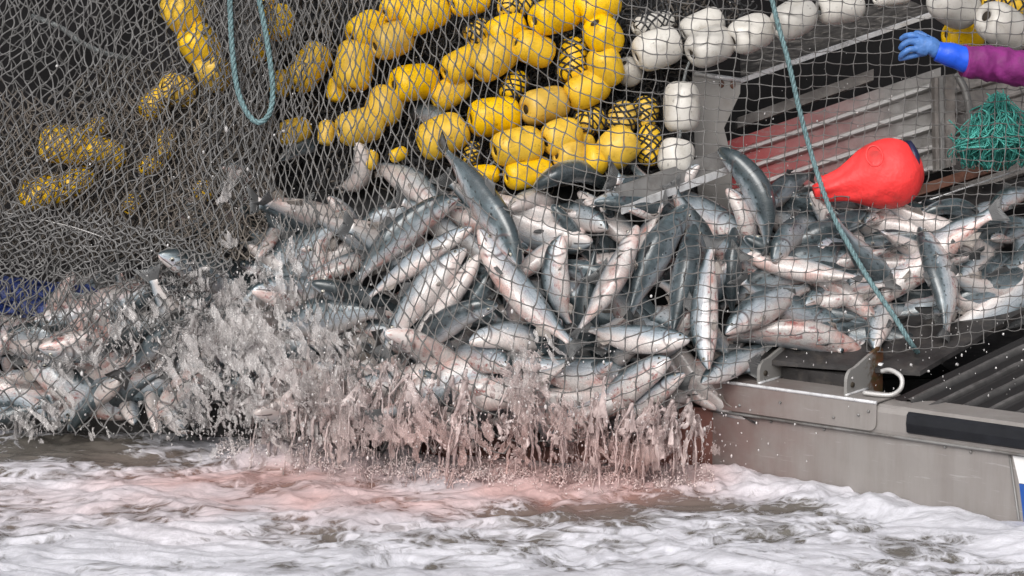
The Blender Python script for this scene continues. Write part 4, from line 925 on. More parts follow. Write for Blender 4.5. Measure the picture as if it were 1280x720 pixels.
HERO = [
 # (hx,hy, tx,ty, width, roll, bend, depth, label)
 (572,246,440,362,46,20,6,.09,'long silver salmon with torn red gill sloping down left, upper middle of the bag'),
 (590,284,452,378,34,-55,3,.10,'pink-bellied salmon lying just under the long torn-gill one'),
 (410,246,456,312,38,-70,4,.10,'short white-bellied salmon hanging head up left of the long torn-gill one'),
 (548,262,458,204,40,-60,8,.12,'bright white belly salmon arching down to the right under the yellow floats'),
 (650,330,548,180,54,55,4,.05,'large salmon with blue-green back diving from the yellow floats'),
 (322,322,368,246,24,-70,-4,.10,'thin pale salmon tilted beside the densest wet netting'),
 (375,312,445,318,26,-60,2,.12,'small pale salmon lying level at the left of the pair with pink bellies'),
 (384,348,486,304,30,-65,-3,.10,'peach-bellied salmon beneath the small level one'),
 (276,208,346,244,34,-50,4,.12,'pinkish salmon behind very fine meshes beside the brown net'),
 (446,178,414,236,26,-80,-12,.10,'pale salmon curled round like a hook under the leftmost floats'),
 (582,310,476,446,46,-35,4,.08,'salmon with silver blue back leaning down left in the middle of the bag'),
 (600,318,500,448,34,-75,-2,.12,'cream bellied salmon pressed against the silver blue one'),
 (622,330,540,450,40,80,0,.22,'dark backed salmon in the shadow behind the cream bellied one'),
 (622,380,514,462,44,35,12,.05,'glittering silver salmon with scaly head up right above the dark tail'),
 (586,428,700,444,42,-60,10,.10,'white bellied salmon lying level to the right of the glittering one'),
 (352,410,482,392,58,15,4,.10,'broad grey salmon half veiled by spray at the left of the bag'),
 (404,492,500,498,44,-30,6,.10,'salmon veiled in foam low on the left with a red gill spot'),
 (414,470,472,414,32,-70,0,.12,'pink belly glimpsed between two foaming salmon on the left'),
 (600,286,724,436,48,-40,-6,.05,'long pale salmon sloping down right across the centre with a bloody pink belly'),
 (702,294,716,412,40,-25,6,.08,'upright silver salmon just right of the bloody pale one'),
 (796,282,716,420,34,-80,-4,.06,'slim white belly salmon standing like a slash in the centre right'),
 (862,256,786,402,64,65,4,.12,'massive dark green backed salmon in the centre right'),
 (868,280,838,428,40,85,0,.16,'black backed salmon upright between the massive one and the silver column'),
 (884,462,892,298,38,-15,2,.04,'silver salmon hanging straight head down like a column above the hull corner'),
 (918,284,916,402,34,88,0,.12,'narrow black backed salmon right of the silver column'),
 (948,300,934,386,28,-70,3,.12,'beige salmon standing right of the narrow black one'),
 (898,186,956,318,48,70,14,.05,'huge dark salmon arched over the heads below the end plate'),
 (908,236,930,330,52,-60,8,.09,'salmon with flushed pink throat inside the dark arch'),
 (906,416,1020,356,46,-30,6,.06,'silver and pink salmon sloping up right toward the hull bracket'),
 (876,478,972,430,36,-20,2,.06,'silver salmon lying against the corner of the hull'),
 (862,424,728,408,44,-50,-6,.05,'plump white salmon with a red gill at its right end, below the slim slash'),
 (838,448,732,536,48,-60,4,.05,'thick white bellied salmon sloping down left at the bottom of the bag'),
 (856,466,756,552,36,-50,2,.05,'lowest right salmon of the bag, white belly wrapped by the hem of the net'),
 (764,452,716,504,32,-40,0,.08,'small silver salmon head up right at the bottom middle'),
 (640,462,552,448,48,-50,8,.07,'salmon with pale chin and brown fin above the dark wet hollow'),
 (524,462,612,548,32,30,0,.06,'slender grey salmon slipping down right into the spray'),
 (556,472,520,560,36,-60,0,.09,'brown tinged salmon head in the pouring water, bottom middle'),
 (668,236,766,250,30,80,16,.12,'dark salmon humped like a bridge under the lowest yellow floats'),
 (636,262,702,256,30,-80,4,.14,'white belly peeping out under the lowest yellow floats'),
 (690,256,748,338,44,75,0,.14,'dark backed salmon below the humped one'),
 (756,236,824,262,34,10,6,.10,'small grey salmon right of the humped one'),
 (786,262,856,262,24,-60,-4,.10,'thin white salmon beside the low beam'),
 (874,206,826,270,26,-60,4,.08,'light grey salmon pointing up the low beam'),
 (760,286,690,268,34,-10,4,.11,'salmon with open jaws between the two dark ones'),
 (700,400,620,470,46,60,0,.16,'shadowed salmon behind the bloody pale one'),
 (674,470,690,560,44,-40,0,.08,'salmon drenched in pinkish water, bottom middle'),
 (800,430,748,470,30,-30,0,.12,'grey salmon between the plump and the thick white bellied ones'),
 # pile on the right, lying in the boat
 (952,262,1018,218,38,40,6,.12,'grey blunt headed salmon lying against the red stained board'),
 (1000,286,958,262,30,-60,0,.08,'open mouthed salmon head right of the dark arch'),
 (966,326,1032,280,44,20,6,.08,'grey flanked salmon under the blunt headed one'),
 (1020,310,1084,322,34,-60,4,.10,'white bellied salmon crossed by the diagonal rope'),
 (1062,358,1126,314,34,-70,-4,.10,'slim beige bellied salmon right of the diagonal rope'),
 (1148,284,1182,424,46,50,-8,.07,'long grey backed salmon hanging over the hold to the right of the diagonal rope'),
 (1092,436,1114,362,36,-50,4,.08,'speckled salmon head down beside the lower end of the diagonal rope'),
 (1164,354,1292,384,32,-75,-5,.12,'long cream bellied salmon lying level at the right edge'),
 (1226,364,1280,322,34,30,6,.12,'grey salmon with a wound in its gill above the long cream one'),
 (1196,352,1250,280,30,-40,-3,.10,'small salmon leaning up right in the right hand pile'),
 (1166,338,1214,304,28,-75,4,.12,'short white belly in the middle of the right hand pile'),
 (1152,268,1228,300,24,75,14,.10,'dark backed salmon bent like a bow below the red buoy'),
 (1216,286,1250,252,26,-75,3,.12,'white salmon standing up under the teal twine'),
 (1236,268,1300,244,24,-30,4,.12,'salmon running out of the picture under the teal twine'),
 (1098,262,1040,246,38,40,4,.10,'grey salmon whose upright tail stands before the red buoy'),
 (1082,280,1136,274,24,-75,4,.10,'white belly just below the red buoy'),
 (1006,380,1066,368,32,-30,4,.12,'silver salmon above the first hull bracket'),
 (1052,440,1036,376,36,30,0,.12,'grey salmon hanging head down behind the hull brackets'),
 (1238,298,1280,290,22,-75,3,.12,'small white belly at the far right of the pile'),
 (1276,330,1274,270,28,-30,0,.13,'upright grey-blue salmon cut by the right edge'),
 (1104,312,1150,300,30,10,4,.14,'grey salmon between the rope and the long hanging one'),
 (1010,350,1060,330,34,60,0,.16,'dark backed salmon under the grey flanked one'),
 (1196,330,1150,400,34,70,0,.18,'shaded salmon behind the long hanging one'),
 (1130,354,1096,382,30,0,0,.14,'little grey flank left of the long hanging salmon'),
 (1040,262,1074,318,34,65,4,.14,'teal backed salmon behind the diagonal rope'),
 # left
 (124,368,204,366,30,-70,-4,.10,'peach bellied salmon at the left, under the one with the bluish belly'),
 (156,362,232,324,36,-65,4,.08,'bluish white belly salmon shining at the left under the lead line'),
 (42,402,132,392,30,-65,3,.10,'pinkish white salmon below the navy tarp'),
 (178,412,222,362,30,-20,4,.09,'blue-white salmon leaning up right in the left spray'),
 (8,470,74,494,26,-75,3,.08,'white salmon lowest at the left edge'),
 (150,474,72,492,34,-75,-9,.06,'white bellied salmon sagging like a hammock at the lower left'),
 (168,530,160,476,22,-80,0,.08,'first of three thin white salmon side by side at the lower left, the shortest'),
 (196,542,184,462,22,-80,2,.06,'middle one of three thin white salmon side by side at the lower left'),
 (234,540,200,480,30,-60,-2,.06,'pink fleshed salmon, rightmost of the three side by side at the lower left'),
 (6,446,30,484,24,-70,0,.10,'pale salmon head at the left edge above the lowest one'),
 (192,466,212,410,24,-70,0,.10,'pinkish salmon standing above the three side by side'),
 (98,446,140,424,30,-50,0,.14,'blurred pink salmon in spray at the left'),
 (60,494,76,530,34,70,0,.12,'dark tail end beneath the sagging white salmon'),
 (246,480,244,540,50,70,0,.12,'dark round backed salmon by the pink fleshed one'),
 (232,330,262,400,38,30,0,.12,'blue-grey salmon behind the left spray'),
 (300,260,330,300,38,50,0,.16,'shadowy salmon under the pinkish one behind fine meshes'),
 (556,148,500,140,26,0,4,.16,'silver salmon stranded among the yellow floats'),
 (350,200,420,180,30,60,2,.16,'dim grey salmon back under the dull yellow floats'),
]
for hrow in HERO: hero(*hrow[:8], hrow[8])

# fish behind the ones in front: a few bodies, copied
protos = []
def copy_tree(o, parent=None):
    c = o.copy(); C.objects.link(c)
    if parent: c.parent = parent
    for ch in o.children: copy_tree(ch, c)
    return c
for q, (bz, by) in enumerate([(0, .01), (.05, .04), (-.045, .06), (.03, -.08), (.08, 0), (-.06, -.03)]):
    pr = build_fish((0, 0, 0), (.28, by, bz), (.57, 0, 0), (0, 0, 1), 1.0)
    protos.append(pr)
fr = random.Random(23)
ZONES = [  # polygon-ish box px, count, depth range, angle range, label, group
 ((270, 420, 262, 470), 20, (.18, .34), 'dim salmon deep in the catch behind the fine meshes on the left', 'salmon deep behind the fine meshes'),
 ((360, 520, 290, 500), 24, (.20, .38), 'salmon deep in the left half of the bag behind the front layer', 'salmon deep in the left of the bag'),
 ((520, 700, 262, 520), 34, (.20, .42), 'salmon deep in the middle of the bag behind the front layer', 'salmon deep in the middle of the bag'),
 ((700, 900, 240, 510), 30, (.20, .42), 'salmon deep in the right half of the bag behind the front layer', 'salmon deep in the right of the bag'),
 ((935, 1090, 250, 428), 26, (.16, .32), 'salmon underneath others in the boat left of the diagonal rope', 'salmon underneath in the boat, left of the rope'),
 ((1090, 1290, 275, 385), 24, (.16, .30), 'salmon underneath others in the right hand pile', 'salmon underneath in the right hand pile'),
 ((0, 270, 370, 525), 42, (.09, .22), 'salmon veiled by spray in the lower left of the net', 'salmon veiled by spray at the lower left'),
 ((440, 820, 470, 510), 14, (.14, .26), 'salmon in the dripping bottom of the bag behind the streams', 'salmon in the dripping bottom of the bag'),
]
first = [True] * len(protos)
for (x0, x1, y0, y1), cnt, (d0, d1), lb, gp in ZONES:
    for i in range(cnt):
        q = fr.randrange(len(protos)); src = protos[q]
        o = src if first[q] else copy_tree(src); first[q] = False
        px, py = fr.uniform(x0, x1), fr.uniform(y0, y1); dd = fr.uniform(d0, d1) + (.09 if 150 < px < 330 else 0)
        o.location = P(px, py, float(YN(px, py)) + dd)
        ang = fr.choice([fr.uniform(20, 160), fr.uniform(-160, -20), fr.uniform(-30, 30)]) if x0 < 930 else fr.uniform(-60, 60) + fr.choice((0, 180))
        lim = max(.12, min(1, (py - y0 + 20) / 95., ((535 if x0 < 930 else 425) - py) / 95.))
        if abs(math.sin(R(ang))) > lim: ang = math.degrees(math.asin(lim)) * fr.choice((-1, 1)) + fr.choice((0, 180))
        o.rotation_euler = (Matrix.Rotation(R(ang), 3, 'Y') @ Matrix.Rotation(R(fr.uniform(-25, 25)), 3, 'Z') @ Matrix.Rotation(R(fr.uniform(-180, 180)), 3, 'X')).to_euler()
        s = fr.uniform(.85, 1.25); o.scale = (s, s, s)
        tag(o, lb, 'fish', gp)
# ------------------------------------------------------------------ the seine net
netroot = empty('seine_net', P(640, 360, .1), 'grey knotted seine net across the catch, wide meshes right and tightly gathered on the left', 'fishing net')
def poly_in(px, py, poly):
    px = np.asarray(px); py = np.asarray(py); ins = np.zeros(px.shape, bool); n = len(poly)
    for i in range(n):
        x0, y0 = poly[i]; x1, y1 = poly[(i + 1) % n]
        c = ((y0 > py) != (y1 > py)) & (px < (x1 - x0) * (py - y0) / (y1 - y0 + 1e-9) + x0); ins ^= c
    return ins
def net_mesh(name, nodes, mask, jit, r, mat, depth, seed, knot=1.9, sag=0., loopy=0.):
    """nodes: (I,J,2) photo pixels of the knots; every mesh side is a twine between neighbouring knots"""
    rg = np.random.default_rng(seed)
    N = nodes + rg.normal(0, 1, nodes.shape) * jit
    lo = np.stack([vnoise(N[..., 0] / 45, N[..., 1] / 45, 0, seed), vnoise(N[..., 0] / 45, N[..., 1] / 45, 9, seed + 1)], -1)
    N = N + lo * (jit * 2.2)
    Y_ = YN(N[..., 0], N[..., 1]) + depth + .018 * vnoise(N[..., 0] / 30, N[..., 1] / 30, 3, seed) + rg.normal(0, .004, N.shape[:2])
    W3 = Pn(N[..., 0], N[..., 1], Y_)
    ok = mask(N[..., 0], N[..., 1])
    I, J = N.shape[:2]; mb = MB()
    a0, a1 = [], []
    for di, dj in ((1, 0), (0, 1)):
        A = W3[:I - di, :J - dj]; B = W3[di:, dj:]; m = ok[:I - di, :J - dj] & ok[di:, dj:]
        m &= np.linalg.norm(A - B, axis=-1) < .30
        a0.append(A[m]); a1.append(B[m])
    A = np.concatenate(a0); B = np.concatenate(a1); n = len(A)
    if n == 0: return
    k = 4; ts = np.linspace(0, 1, k + 1)
    t = B - A; ln = np.linalg.norm(t, axis=1, keepdims=True); t /= ln
    # each side bows: a little gravity, a little twist of its own
    bow = rg.normal(0, .05 + loopy, (n, 3)) * ln; bow[:, 2] -= sag * ln[:, 0]
    Pts = A[:, None] + (B - A)[:, None] * ts[None, :, None] + bow[:, None] * (4 * ts * (1 - ts))[None, :, None]
    ref = np.tile([0, 1., 0], (n, 1)); U = np.cross(t, ref); U /= np.linalg.norm(U, axis=1, keepdims=True) + 1e-9; V = np.cross(t, U)
    s = 5; a = np.linspace(0, 2 * math.pi, s, endpoint=False)
    rad = r * (1 + .18 * rg.normal(0, 1, (n, 1, 1, 1)).clip(-1, 1.5)) * (1 + .5 * np.exp(-((ts - .0) / .12) ** 2) + .5 * np.exp(-((ts - 1.) / .12) ** 2))[None, :, None, None]
    if name.startswith('wide'): rad = rad * np.interp(A[:, 0], [-.3, .5, 1.2], [1.0, .88, .72])[:, None, None, None]
    ring = Pts[:, :, None] + rad * (np.cos(a)[None, None, :, None] * U[:, None, None] + np.sin(a)[None, None, :, None] * V[:, None, None])
    vv = ring.reshape(-1, 3)
    base = np.arange(n)[:, None, None] * (k + 1) * s + np.arange(k)[None, :, None] * s
    j = np.arange(s)[None, None]; j2 = (j + 1) % s
    f = np.stack([base + j, base + j2, base + s + j2, base + s + j], -1).reshape(-1, 4)
    mb.v.append(vv); mb.f += f.tolist(); mb.n += len(vv)
    kn = W3[ok]
    oc = np.array([[1, 0, 0], [-1, 0, 0], [0, 1, 0], [0, -1, 0], [0, 0, 1], [0, 0, -1]]) * r * knot
    vv = (kn[:, None] + oc[None] * rg.uniform(.8, 1.25, (len(kn), 1, 3))).reshape(-1, 3)
    tf = np.array([[0, 2, 4], [2, 1, 4], [1, 3, 4], [3, 0, 4], [2, 0, 5], [1, 2, 5], [3, 1, 5], [0, 3, 5]])
    ff = (np.arange(len(kn))[:, None, None] * 6 + tf[None]).reshape(-1, 3) + mb.n
    nq = len(mb.f); mb.v.append(vv); mb.f += ff.tolist(); mb.n += len(vv)
    o = mb.build(name, mat, netroot); o.data.materials.append(M['knot'])
    o.data.polygons.foreach_set('material_index', [0] * nq + [1] * len(ff))
    return o
# --- front panel: two families of twine curves; slopes and spacing follow the photograph
X_ = np.arange(180, 1340, 1.)
gs = np.interp(X_, [330, 450, 540, 620, 700, 780, 860, 950, 1340], [3.0, 2.7, 1.9, 1.15, .75, .40, .14, .06, .03])
G = np.cumsum(gs); G -= G[np.searchsorted(X_, 1000)]
D = np.interp(X_, [180, 450, 640, 860, 1340], [28, 27, 22, 16.0, 14.0])
kk = np.interp(X_, [180, 450, 560, 650, 780, 880, 1340], [.036, .034, .020, .009, .0035, .002, .0035])
ax_ = 1 / np.interp(X_, [180, 450, 560, 640, 760, 860, 1340], [7.5, 8.8, 11.5, 14, 16.5, 17, 15.5])
A1 = np.cumsum(ax_ - 270 * np.gradient(kk))
def front_nodes():
    js = np.arange(-160, 40)
    rows = []
    i_all = np.arange(int(A1[0]) - 10, int(A1[-1]) + 12)
    for j in js:
        yy = j * D + G
        al = A1 + yy * kk
        ok = (yy > -80) & (yy < 640)
        xs_ = np.full(len(i_all), np.nan)
        if ok.sum() > 3:
            a_ = al[ok]; x_ = X_[ok]
            inc = np.maximum.accumulate(a_)
            xs_ = np.interp(i_all, inc, x_, left=np.nan, right=np.nan)
        ysn = np.where(np.isnan(xs_), np.nan, np.interp(np.nan_to_num(xs_, nan=200), X_, yy))
        rows.append(np.stack([xs_, ysn], -1))
    return np.stack(rows)
N0 = front_nodes(); bad = np.isnan(N0).any(-1); N0 = np.nan_to_num(N0, nan=-5000)
FP = [(236, -40), (1340, -40), (1340, 415), (1290, 418), (1215, 432), (1150, 448), (1085, 440), (1035, 432), (985, 430), (962, 440), (930, 470), (902, 500), (868, 512), (800, 548), (730, 566), (500, 572), (240, 566), (262, 400), (230, 250)]
net_mesh('wide_mesh_panel', N0, lambda x, y: poly_in(x, y, FP), 1.0, .0027, M['twine_light'], 0., 101, sag=.05)
# --- gathered sheets on the left: several folds lying over each other
def grid_nodes(x0, x1, y0, y1, dx, dy, shear=0., rot=0., hexy=0., seed=0, wx=0, wl=90):
    """diamond lattice: knots at staggered rows, twines run between rows"""
    n = int((x1 - x0) / dx + (y1 - y0) / dy) + 6
    ii, jj = np.meshgrid(np.arange(-n, n), np.arange(-n, n), indexing='ij')
    u = (ii - jj) * dx / 2; v = (ii + jj) * dy / 2
    cx, cy = (x0 + x1) / 2, (y0 + y1) / 2; c, s = math.cos(R(rot)), math.sin(R(rot))
    x = cx + u * c - v * s + shear * v; y = cy + u * s + v * c
    x = x + wx * vnoise(x / wl, y / wl, 0, seed); y = y + wx * vnoise(x / wl, y / wl, 7, seed + 5)
    return np.stack([x, y], -1)
def sheet(name, box, dx, dy, poly, jit, r, mat, depth, seed, shear=0, rot=0, wx=10, sag=.05, loopy=.05):
    N = grid_nodes(*box, dx, dy, shear, rot, seed=seed, wx=wx)
    b = (N[..., 0] > box[0] - 30) & (N[..., 0] < box[1] + 30) & (N[..., 1] > box[2] - 30) & (N[..., 1] < box[3] + 30)
    net_mesh(name, N, lambda x, y: poly_in(x, y, poly) & b, jit, r, mat, depth, seed, sag=sag, loopy=loopy)
sheet('gathered_fold', (-30, 345, -40, 420), 12, 25, [(-60, -60), (345, -60), (338, 120), (300, 300), (250, 420), (-60, 420)], 1.5, .0030, M['twine'], -.01, 201, rot=14, wx=14, loopy=.04)
sheet('gathered_fold', (-30, 300, -40, 400), 15, 24, [(-60, -60), (215, -60), (235, 60), (300, 180), (300, 340), (200, 400), (-60, 400)], 2.4, .0032, M['twine'], .20, 202, rot=-12, wx=14, loopy=.08)
sheet('gathered_fold', (-30, 360, 60, 330), 11, 17, [(-60, 150), (60, 120), (150, 60), (200, 80), (300, 60), (350, 150), (335, 330), (-60, 330)], 2.8, .0034, M['twine_brown'], .21, 203, rot=5, wx=12, loopy=.15)
sheet('gathered_fold', (100, 350, 100, 330), 12, 14, [(60, 190), (160, 120), (270, 90), (345, 130), (330, 330), (60, 330)], 3.0, .0036, M['twine_brown'], .19, 204, rot=-30, wx=12, loopy=.18)
sheet('gathered_fold', (-30, 360, -40, 330), 13, 22, [(-60, 60), (60, 130), (190, 110), (285, 100), (290, -60), (350, -60), (345, 120), (335, 330), (-60, 330)], 1.7, .0029, M['twine_brown'], .035, 209, rot=2, wx=12, loopy=.05)
sheet('gathered_fold', (-30, 300, 240, 400), 12, 10, [(-60, 245), (120, 262), (250, 300), (300, 330), (240, 380), (100, 350), (-60, 345)], 1.8, .0036, M['twine'], -.02, 205, rot=14, wx=6, loopy=.08)
sheet('gathered_fold', (250, 470, -40, 260), 9, 26, [(250, -60), (440, -60), (400, 120), (330, 260), (250, 260)], 1.8, .0034, M['twine'], .03, 206, rot=4, wx=6, loopy=.08)
sheet('lower_left_panel', (-30, 300, 320, 560), 26, 30, [(-60, 335), (100, 345), (240, 370), (280, 400), (262, 556), (-60, 545)], 2.0, .0032, M['twine'], -.03, 207, rot=6, wx=8)
sheet('lower_left_panel', (-30, 300, 360, 560), 15, 26, [(-60, 345), (100, 350), (240, 400), (250, 480), (140, 470), (-60, 450)], 2.2, .0030, M['twine'], .01, 208, rot=-8, wx=8)
# --- heap of dark netting behind the floats
heap = empty('net_heap', P(600, 150, .6), 'heap of black wet netting behind and between the floats', 'net heap')
netroot_keep = netroot; netroot = heap
for q in range(3):
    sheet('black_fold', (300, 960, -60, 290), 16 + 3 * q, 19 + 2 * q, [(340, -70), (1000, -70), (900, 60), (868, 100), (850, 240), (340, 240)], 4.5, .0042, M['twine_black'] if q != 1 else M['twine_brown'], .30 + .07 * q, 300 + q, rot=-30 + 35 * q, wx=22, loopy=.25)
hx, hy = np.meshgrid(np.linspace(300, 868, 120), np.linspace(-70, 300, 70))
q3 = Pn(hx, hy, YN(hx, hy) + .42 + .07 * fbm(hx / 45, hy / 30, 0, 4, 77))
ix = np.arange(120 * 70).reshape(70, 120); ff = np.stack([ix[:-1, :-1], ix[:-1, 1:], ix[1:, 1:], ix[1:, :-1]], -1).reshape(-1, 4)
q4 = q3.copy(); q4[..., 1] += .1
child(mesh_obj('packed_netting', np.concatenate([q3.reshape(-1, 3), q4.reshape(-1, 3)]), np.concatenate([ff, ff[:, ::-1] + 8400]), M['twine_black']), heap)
netroot = netroot_keep
# ------------------------------------------------------------------ pouring and splashing water
def drops_gn():
    ng = bpy.data.node_groups.new('merge_water', 'GeometryNodeTree')
    ng.interface.new_socket('Geometry', in_out='INPUT', socket_type='NodeSocketGeometry'); ng.interface.new_socket('Geometry', in_out='OUTPUT', socket_type='NodeSocketGeometry')
    N = ng.nodes; gi = N.new('NodeGroupInput'); go = N.new('NodeGroupOutput')
    at = N.new('GeometryNodeInputNamedAttribute'); at.data_type = 'FLOAT'; at.inputs[0].default_value = 'rad'
    mp = N.new('GeometryNodeMeshToPoints'); pv = N.new('GeometryNodePointsToVolume'); vm = N.new('GeometryNodeVolumeToMesh')
    pv.resolution_mode = 'VOXEL_SIZE'; pv.inputs['Voxel Size'].default_value = .0027; pv.inputs['Density'].default_value = 1
    vm.resolution_mode = 'GRID'; vm.inputs['Threshold'].default_value = .3
    ss = N.new('GeometryNodeSetShadeSmooth')
    sm = N.new('GeometryNodeSetMaterial'); 
    L = ng.links.new
    L(gi.outputs[0], mp.inputs['Mesh']); L(at.outputs[0], mp.inputs['Radius']); L(at.outputs[0], pv.inputs['Radius']); L(mp.outputs[0], pv.inputs['Points'])
    L(pv.outputs[0], vm.inputs['Volume']); L(vm.outputs[0], ss.inputs['Geometry']); L(ss.outputs[0], sm.inputs['Geometry']); L(sm.outputs[0], go.inputs[0])
    return ng, sm
def water_points(name, pts, rad, mat, label, cat='splash'):
    me = bpy.data.meshes.new(name); me.from_pydata(np.asarray(pts).tolist(), [], [])
    a = me.attributes.new('rad', 'FLOAT', 'POINT'); a.data.foreach_set('value', np.asarray(rad, np.float32))
    me.materials.append(mat); o = link(bpy.data.objects.new(name, me))
    ng, sm = drops_gn(); sm.inputs['Material'].default_value = mat
    md = o.modifiers.new('merge', 'NODES'); md.node_group = ng
    tag(o, label, cat, kind='stuff'); return o
sg = np.random.default_rng(5)
def strands(ncl, xr, y0f, dr, r0, slant=(-.25, .3)):
    """threads fall in fans out of a few spots where the catch sheds its water"""
    P_, R_ = [], []
    for i in range(ncl):
        px = sg.uniform(*xr); py = y0f(px) + sg.normal(-8, 16); Yd = float(YN(px, min(py, 560))) + sg.uniform(*dr)
        o = np.array(tuple(P(px, py, Yd))); k = sg.integers(2, 7); sp0 = sg.uniform(.01, .05)
        prev = None
        for q in range(k):
            full = sg.random() < .7; ln = (o[2] + .02) * (1 if full else sg.uniform(.35, .8))
            if ln < .05: continue
            s = sg.uniform(*slant) * .35 + (q - k / 2) * .05; sd = int(sg.integers(0, 9999)); m = max(10, int(ln / .0026)); t = np.linspace(0, 1, m)
            th = vnoise(t * ln / .06, sd * .7, 0, 3); th2 = vnoise(t * ln / .018, sd * .7, 4, 5)
            x = o[0] + sp0 * (q - k / 2) * .6 * np.minimum(1, t * 3) + s * ln * t ** 1.4 + .014 * vnoise(t * ln / .09, sd * .3, 0, 7) * np.sqrt(t) + .003 * th2
            y = o[1] - .04 * t + .012 * vnoise(t * 4, sd * .3, 5, 8); z = o[2] - ln * t
            r = r0 * math.exp(sg.normal(0, .35)) * (.8 + .45 * th + .25 * th2) * (1.5 - .9 * t ** .5)
            keep = (th + .7 * th2) > -1.25 + .7 * t
            c = np.stack([x, y, z], -1); P_.append(c[keep]); R_.append(r[keep])
            if prev is not None and sg.random() < .8:          # thin sheet between neighbouring threads, torn open lower down
                L_ = min(len(prev), len(c)); cut = int(L_ * sg.uniform(.25, .75))
                for w in np.linspace(0, 1, 9)[1:-1]:
                    cc = prev[:cut] * (1 - w) + c[:cut] * w; tt = np.linspace(0, 1, cut)
                    kp = (vnoise(cc[:, 0] / .02, cc[:, 2] / .04, 0, sd % 97) > -.45 + .3 * tt) if cut else np.zeros(0, bool)
                    P_.append(cc[kp]); R_.append(np.full(kp.sum(), .0034))
            prev = c
    return np.concatenate(P_), np.concatenate(R_).clip(.0024, .011)
def web(xr, yr, dens, depth, seed, thick=.0036, step=1.0, sx=17, sy=34, w=.13, slant=.15, solid=0.):
    """lace of thrown water: ridges of a stretched noise, torn by finer noise, spread through a layer of real depth"""
    gx, gy = np.meshgrid(np.arange(xr[0], xr[1], step), np.arange(yr[0], yr[1], step))
    wx = 14 * fbm(gx / 26, gy / 26, 1, 3, seed); wy = 22 * fbm(gx / 26, gy / 26, 6, 3, seed)
    u, v_ = gx + slant * gy + wx, gy + wy
    n = fbm(u / sx, v_ / sy, seed * .37, 3, seed); tear = fbm(u / 9, v_ / 27, 4, 3, seed + 3); cl = fbm(gx / 42, gy / 55, 2, 2, seed + 9)
    d = dens(gx, gy)
    ww = w * np.clip(d * (.9 + 1.1 * cl), 0, 1.3) * (.55 + .9 * np.abs(tear))
    keep = (np.abs(n) < ww) & (tear > -.30 + .2 * (1 - d))
    sheet_ = (n + .75 * tear + .5 * cl > .52 - solid * d) & (solid > 0) & (d > .3)
    keep = (keep | sheet_) & (d > .12)
    x, y = gx[keep], gy[keep]; dd = d[keep]; tr = tear[keep]
    Yv = YN(x, np.minimum(y, 560)) + depth + .08 * vnoise(x / 40, y / 50, 3, seed + 20) + .035 * vnoise(x / 13, y / 30, 3, seed + 21) + .008 * vnoise(x / 5, y / 14, 3, seed + 22)
    return Pn(x, y, Yv), thick * (.62 + .75 * np.abs(vnoise(x / 5, y / 9, 0, seed + 30))) * (.85 + .3 * dd)
def blobs(lst):
    def f(x, y):
        r = np.zeros(np.shape(x))
        for cx, cy, rx, ry, a in lst: r = np.maximum(r, a * np.exp(-(((x - cx) / rx) ** 2 + ((y - cy) / ry) ** 2)))
        return r
    return f
DL = blobs([(305, 440, 75, 80, .95), (260, 400, 50, 70, .75), (225, 440, 35, 40, .4), (345, 350, 45, 60, .5), (400, 505, 80, 50, .85), (330, 510, 100, 40, 1.0), (400, 430, 40, 30, .3), (345, 270, 40, 40, .2)])
DF = blobs([(60, 430, 110, 22, .4), (40, 525, 60, 20, .7), (110, 450, 60, 20, .4), (230, 528, 60, 18, .7), (0, 480, 40, 20, .4)])
DC = blobs([(460, 525, 65, 40, .8), (520, 545, 70, 34, .7), (610, 540, 60, 42, .6), (650, 475, 40, 45, .7), (690, 510, 40, 40, .6), (760, 560, 90, 26, .7), (850, 540, 55, 30, .6), (440, 470, 60, 30, .6)])
DV = blobs([(300, 440, 95, 105, 1.0), (235, 420, 60, 80, .8), (345, 350, 45, 60, .6), (405, 505, 75, 50, .95), (390, 430, 50, 40, .45), (100, 450, 110, 55, .55), (60, 520, 90, 25, .7), (500, 530, 75, 42, .8), (600, 540, 70, 40, .7), (655, 475, 45, 50, .75), (700, 530, 55, 40, .65), (800, 560, 80, 28, .6), (300, 250, 50, 40, .25)])
ps, rs = [], []
for q in range(3):
    gx, gy = np.meshgrid(np.arange(-20, 900, 1.05), np.arange(200, 592, 1.05))
    wq = 14 * fbm(gx / 30, gy / 30, 8, 3, 170 + q); n = .55 * fbm((gx + (.25 - .4 * q) * gy + wq) / 34, (gy + wq) / 70, q * 3.3, 3, 140 + q) + .75 * fbm((gx + (.25 - .4 * q) * gy + wq) / 10, (gy + wq) / 30, q * 3.3, 4, 145 + q); d = DV(gx, gy)
    keep = (n + .58 * d - .52 > 0.) & (d > .1)
    x, y = gx[keep], gy[keep]
    Yv = YN(x, np.minimum(y, 560)) - .006 - .035 * q + .05 * vnoise(x / 45, y / 80, 3, 150 + q) + .022 * fbm(x / 12, y / 30, 3, 3, 160 + q)
    ps.append(Pn(x, y, Yv)); rs.append(np.full(len(x), .0036))
water_points('sheet_of_water', np.concatenate(ps), np.concatenate(rs), M['veil'], 'thin grey and pinkish veil of water running down over net and fish', 'splash')
ps, rs = [], []
for q in range(4):
    a, b = web((170, 480), (225, 580), DL, .0 - .035 * q, 11 + q, w=.17, solid=(.12, .08, .05, .0, .0, 0)[q], thick=(.0036, .0034, .0032, .0030, .0028, .0028)[q], sx=20 + 4 * q, sy=50 + 9 * q, slant=(-.2, .3, .1, -.4, .2, -.1)[q]); ps.append(a); rs.append(b)
for q in range(3):
    a, b = web((-20, 290), (380, 560), DF, -.01 - .03 * q, 31 + q, w=.17, thick=.0033, sx=24, sy=34, slant=.2); ps.append(a); rs.append(b)
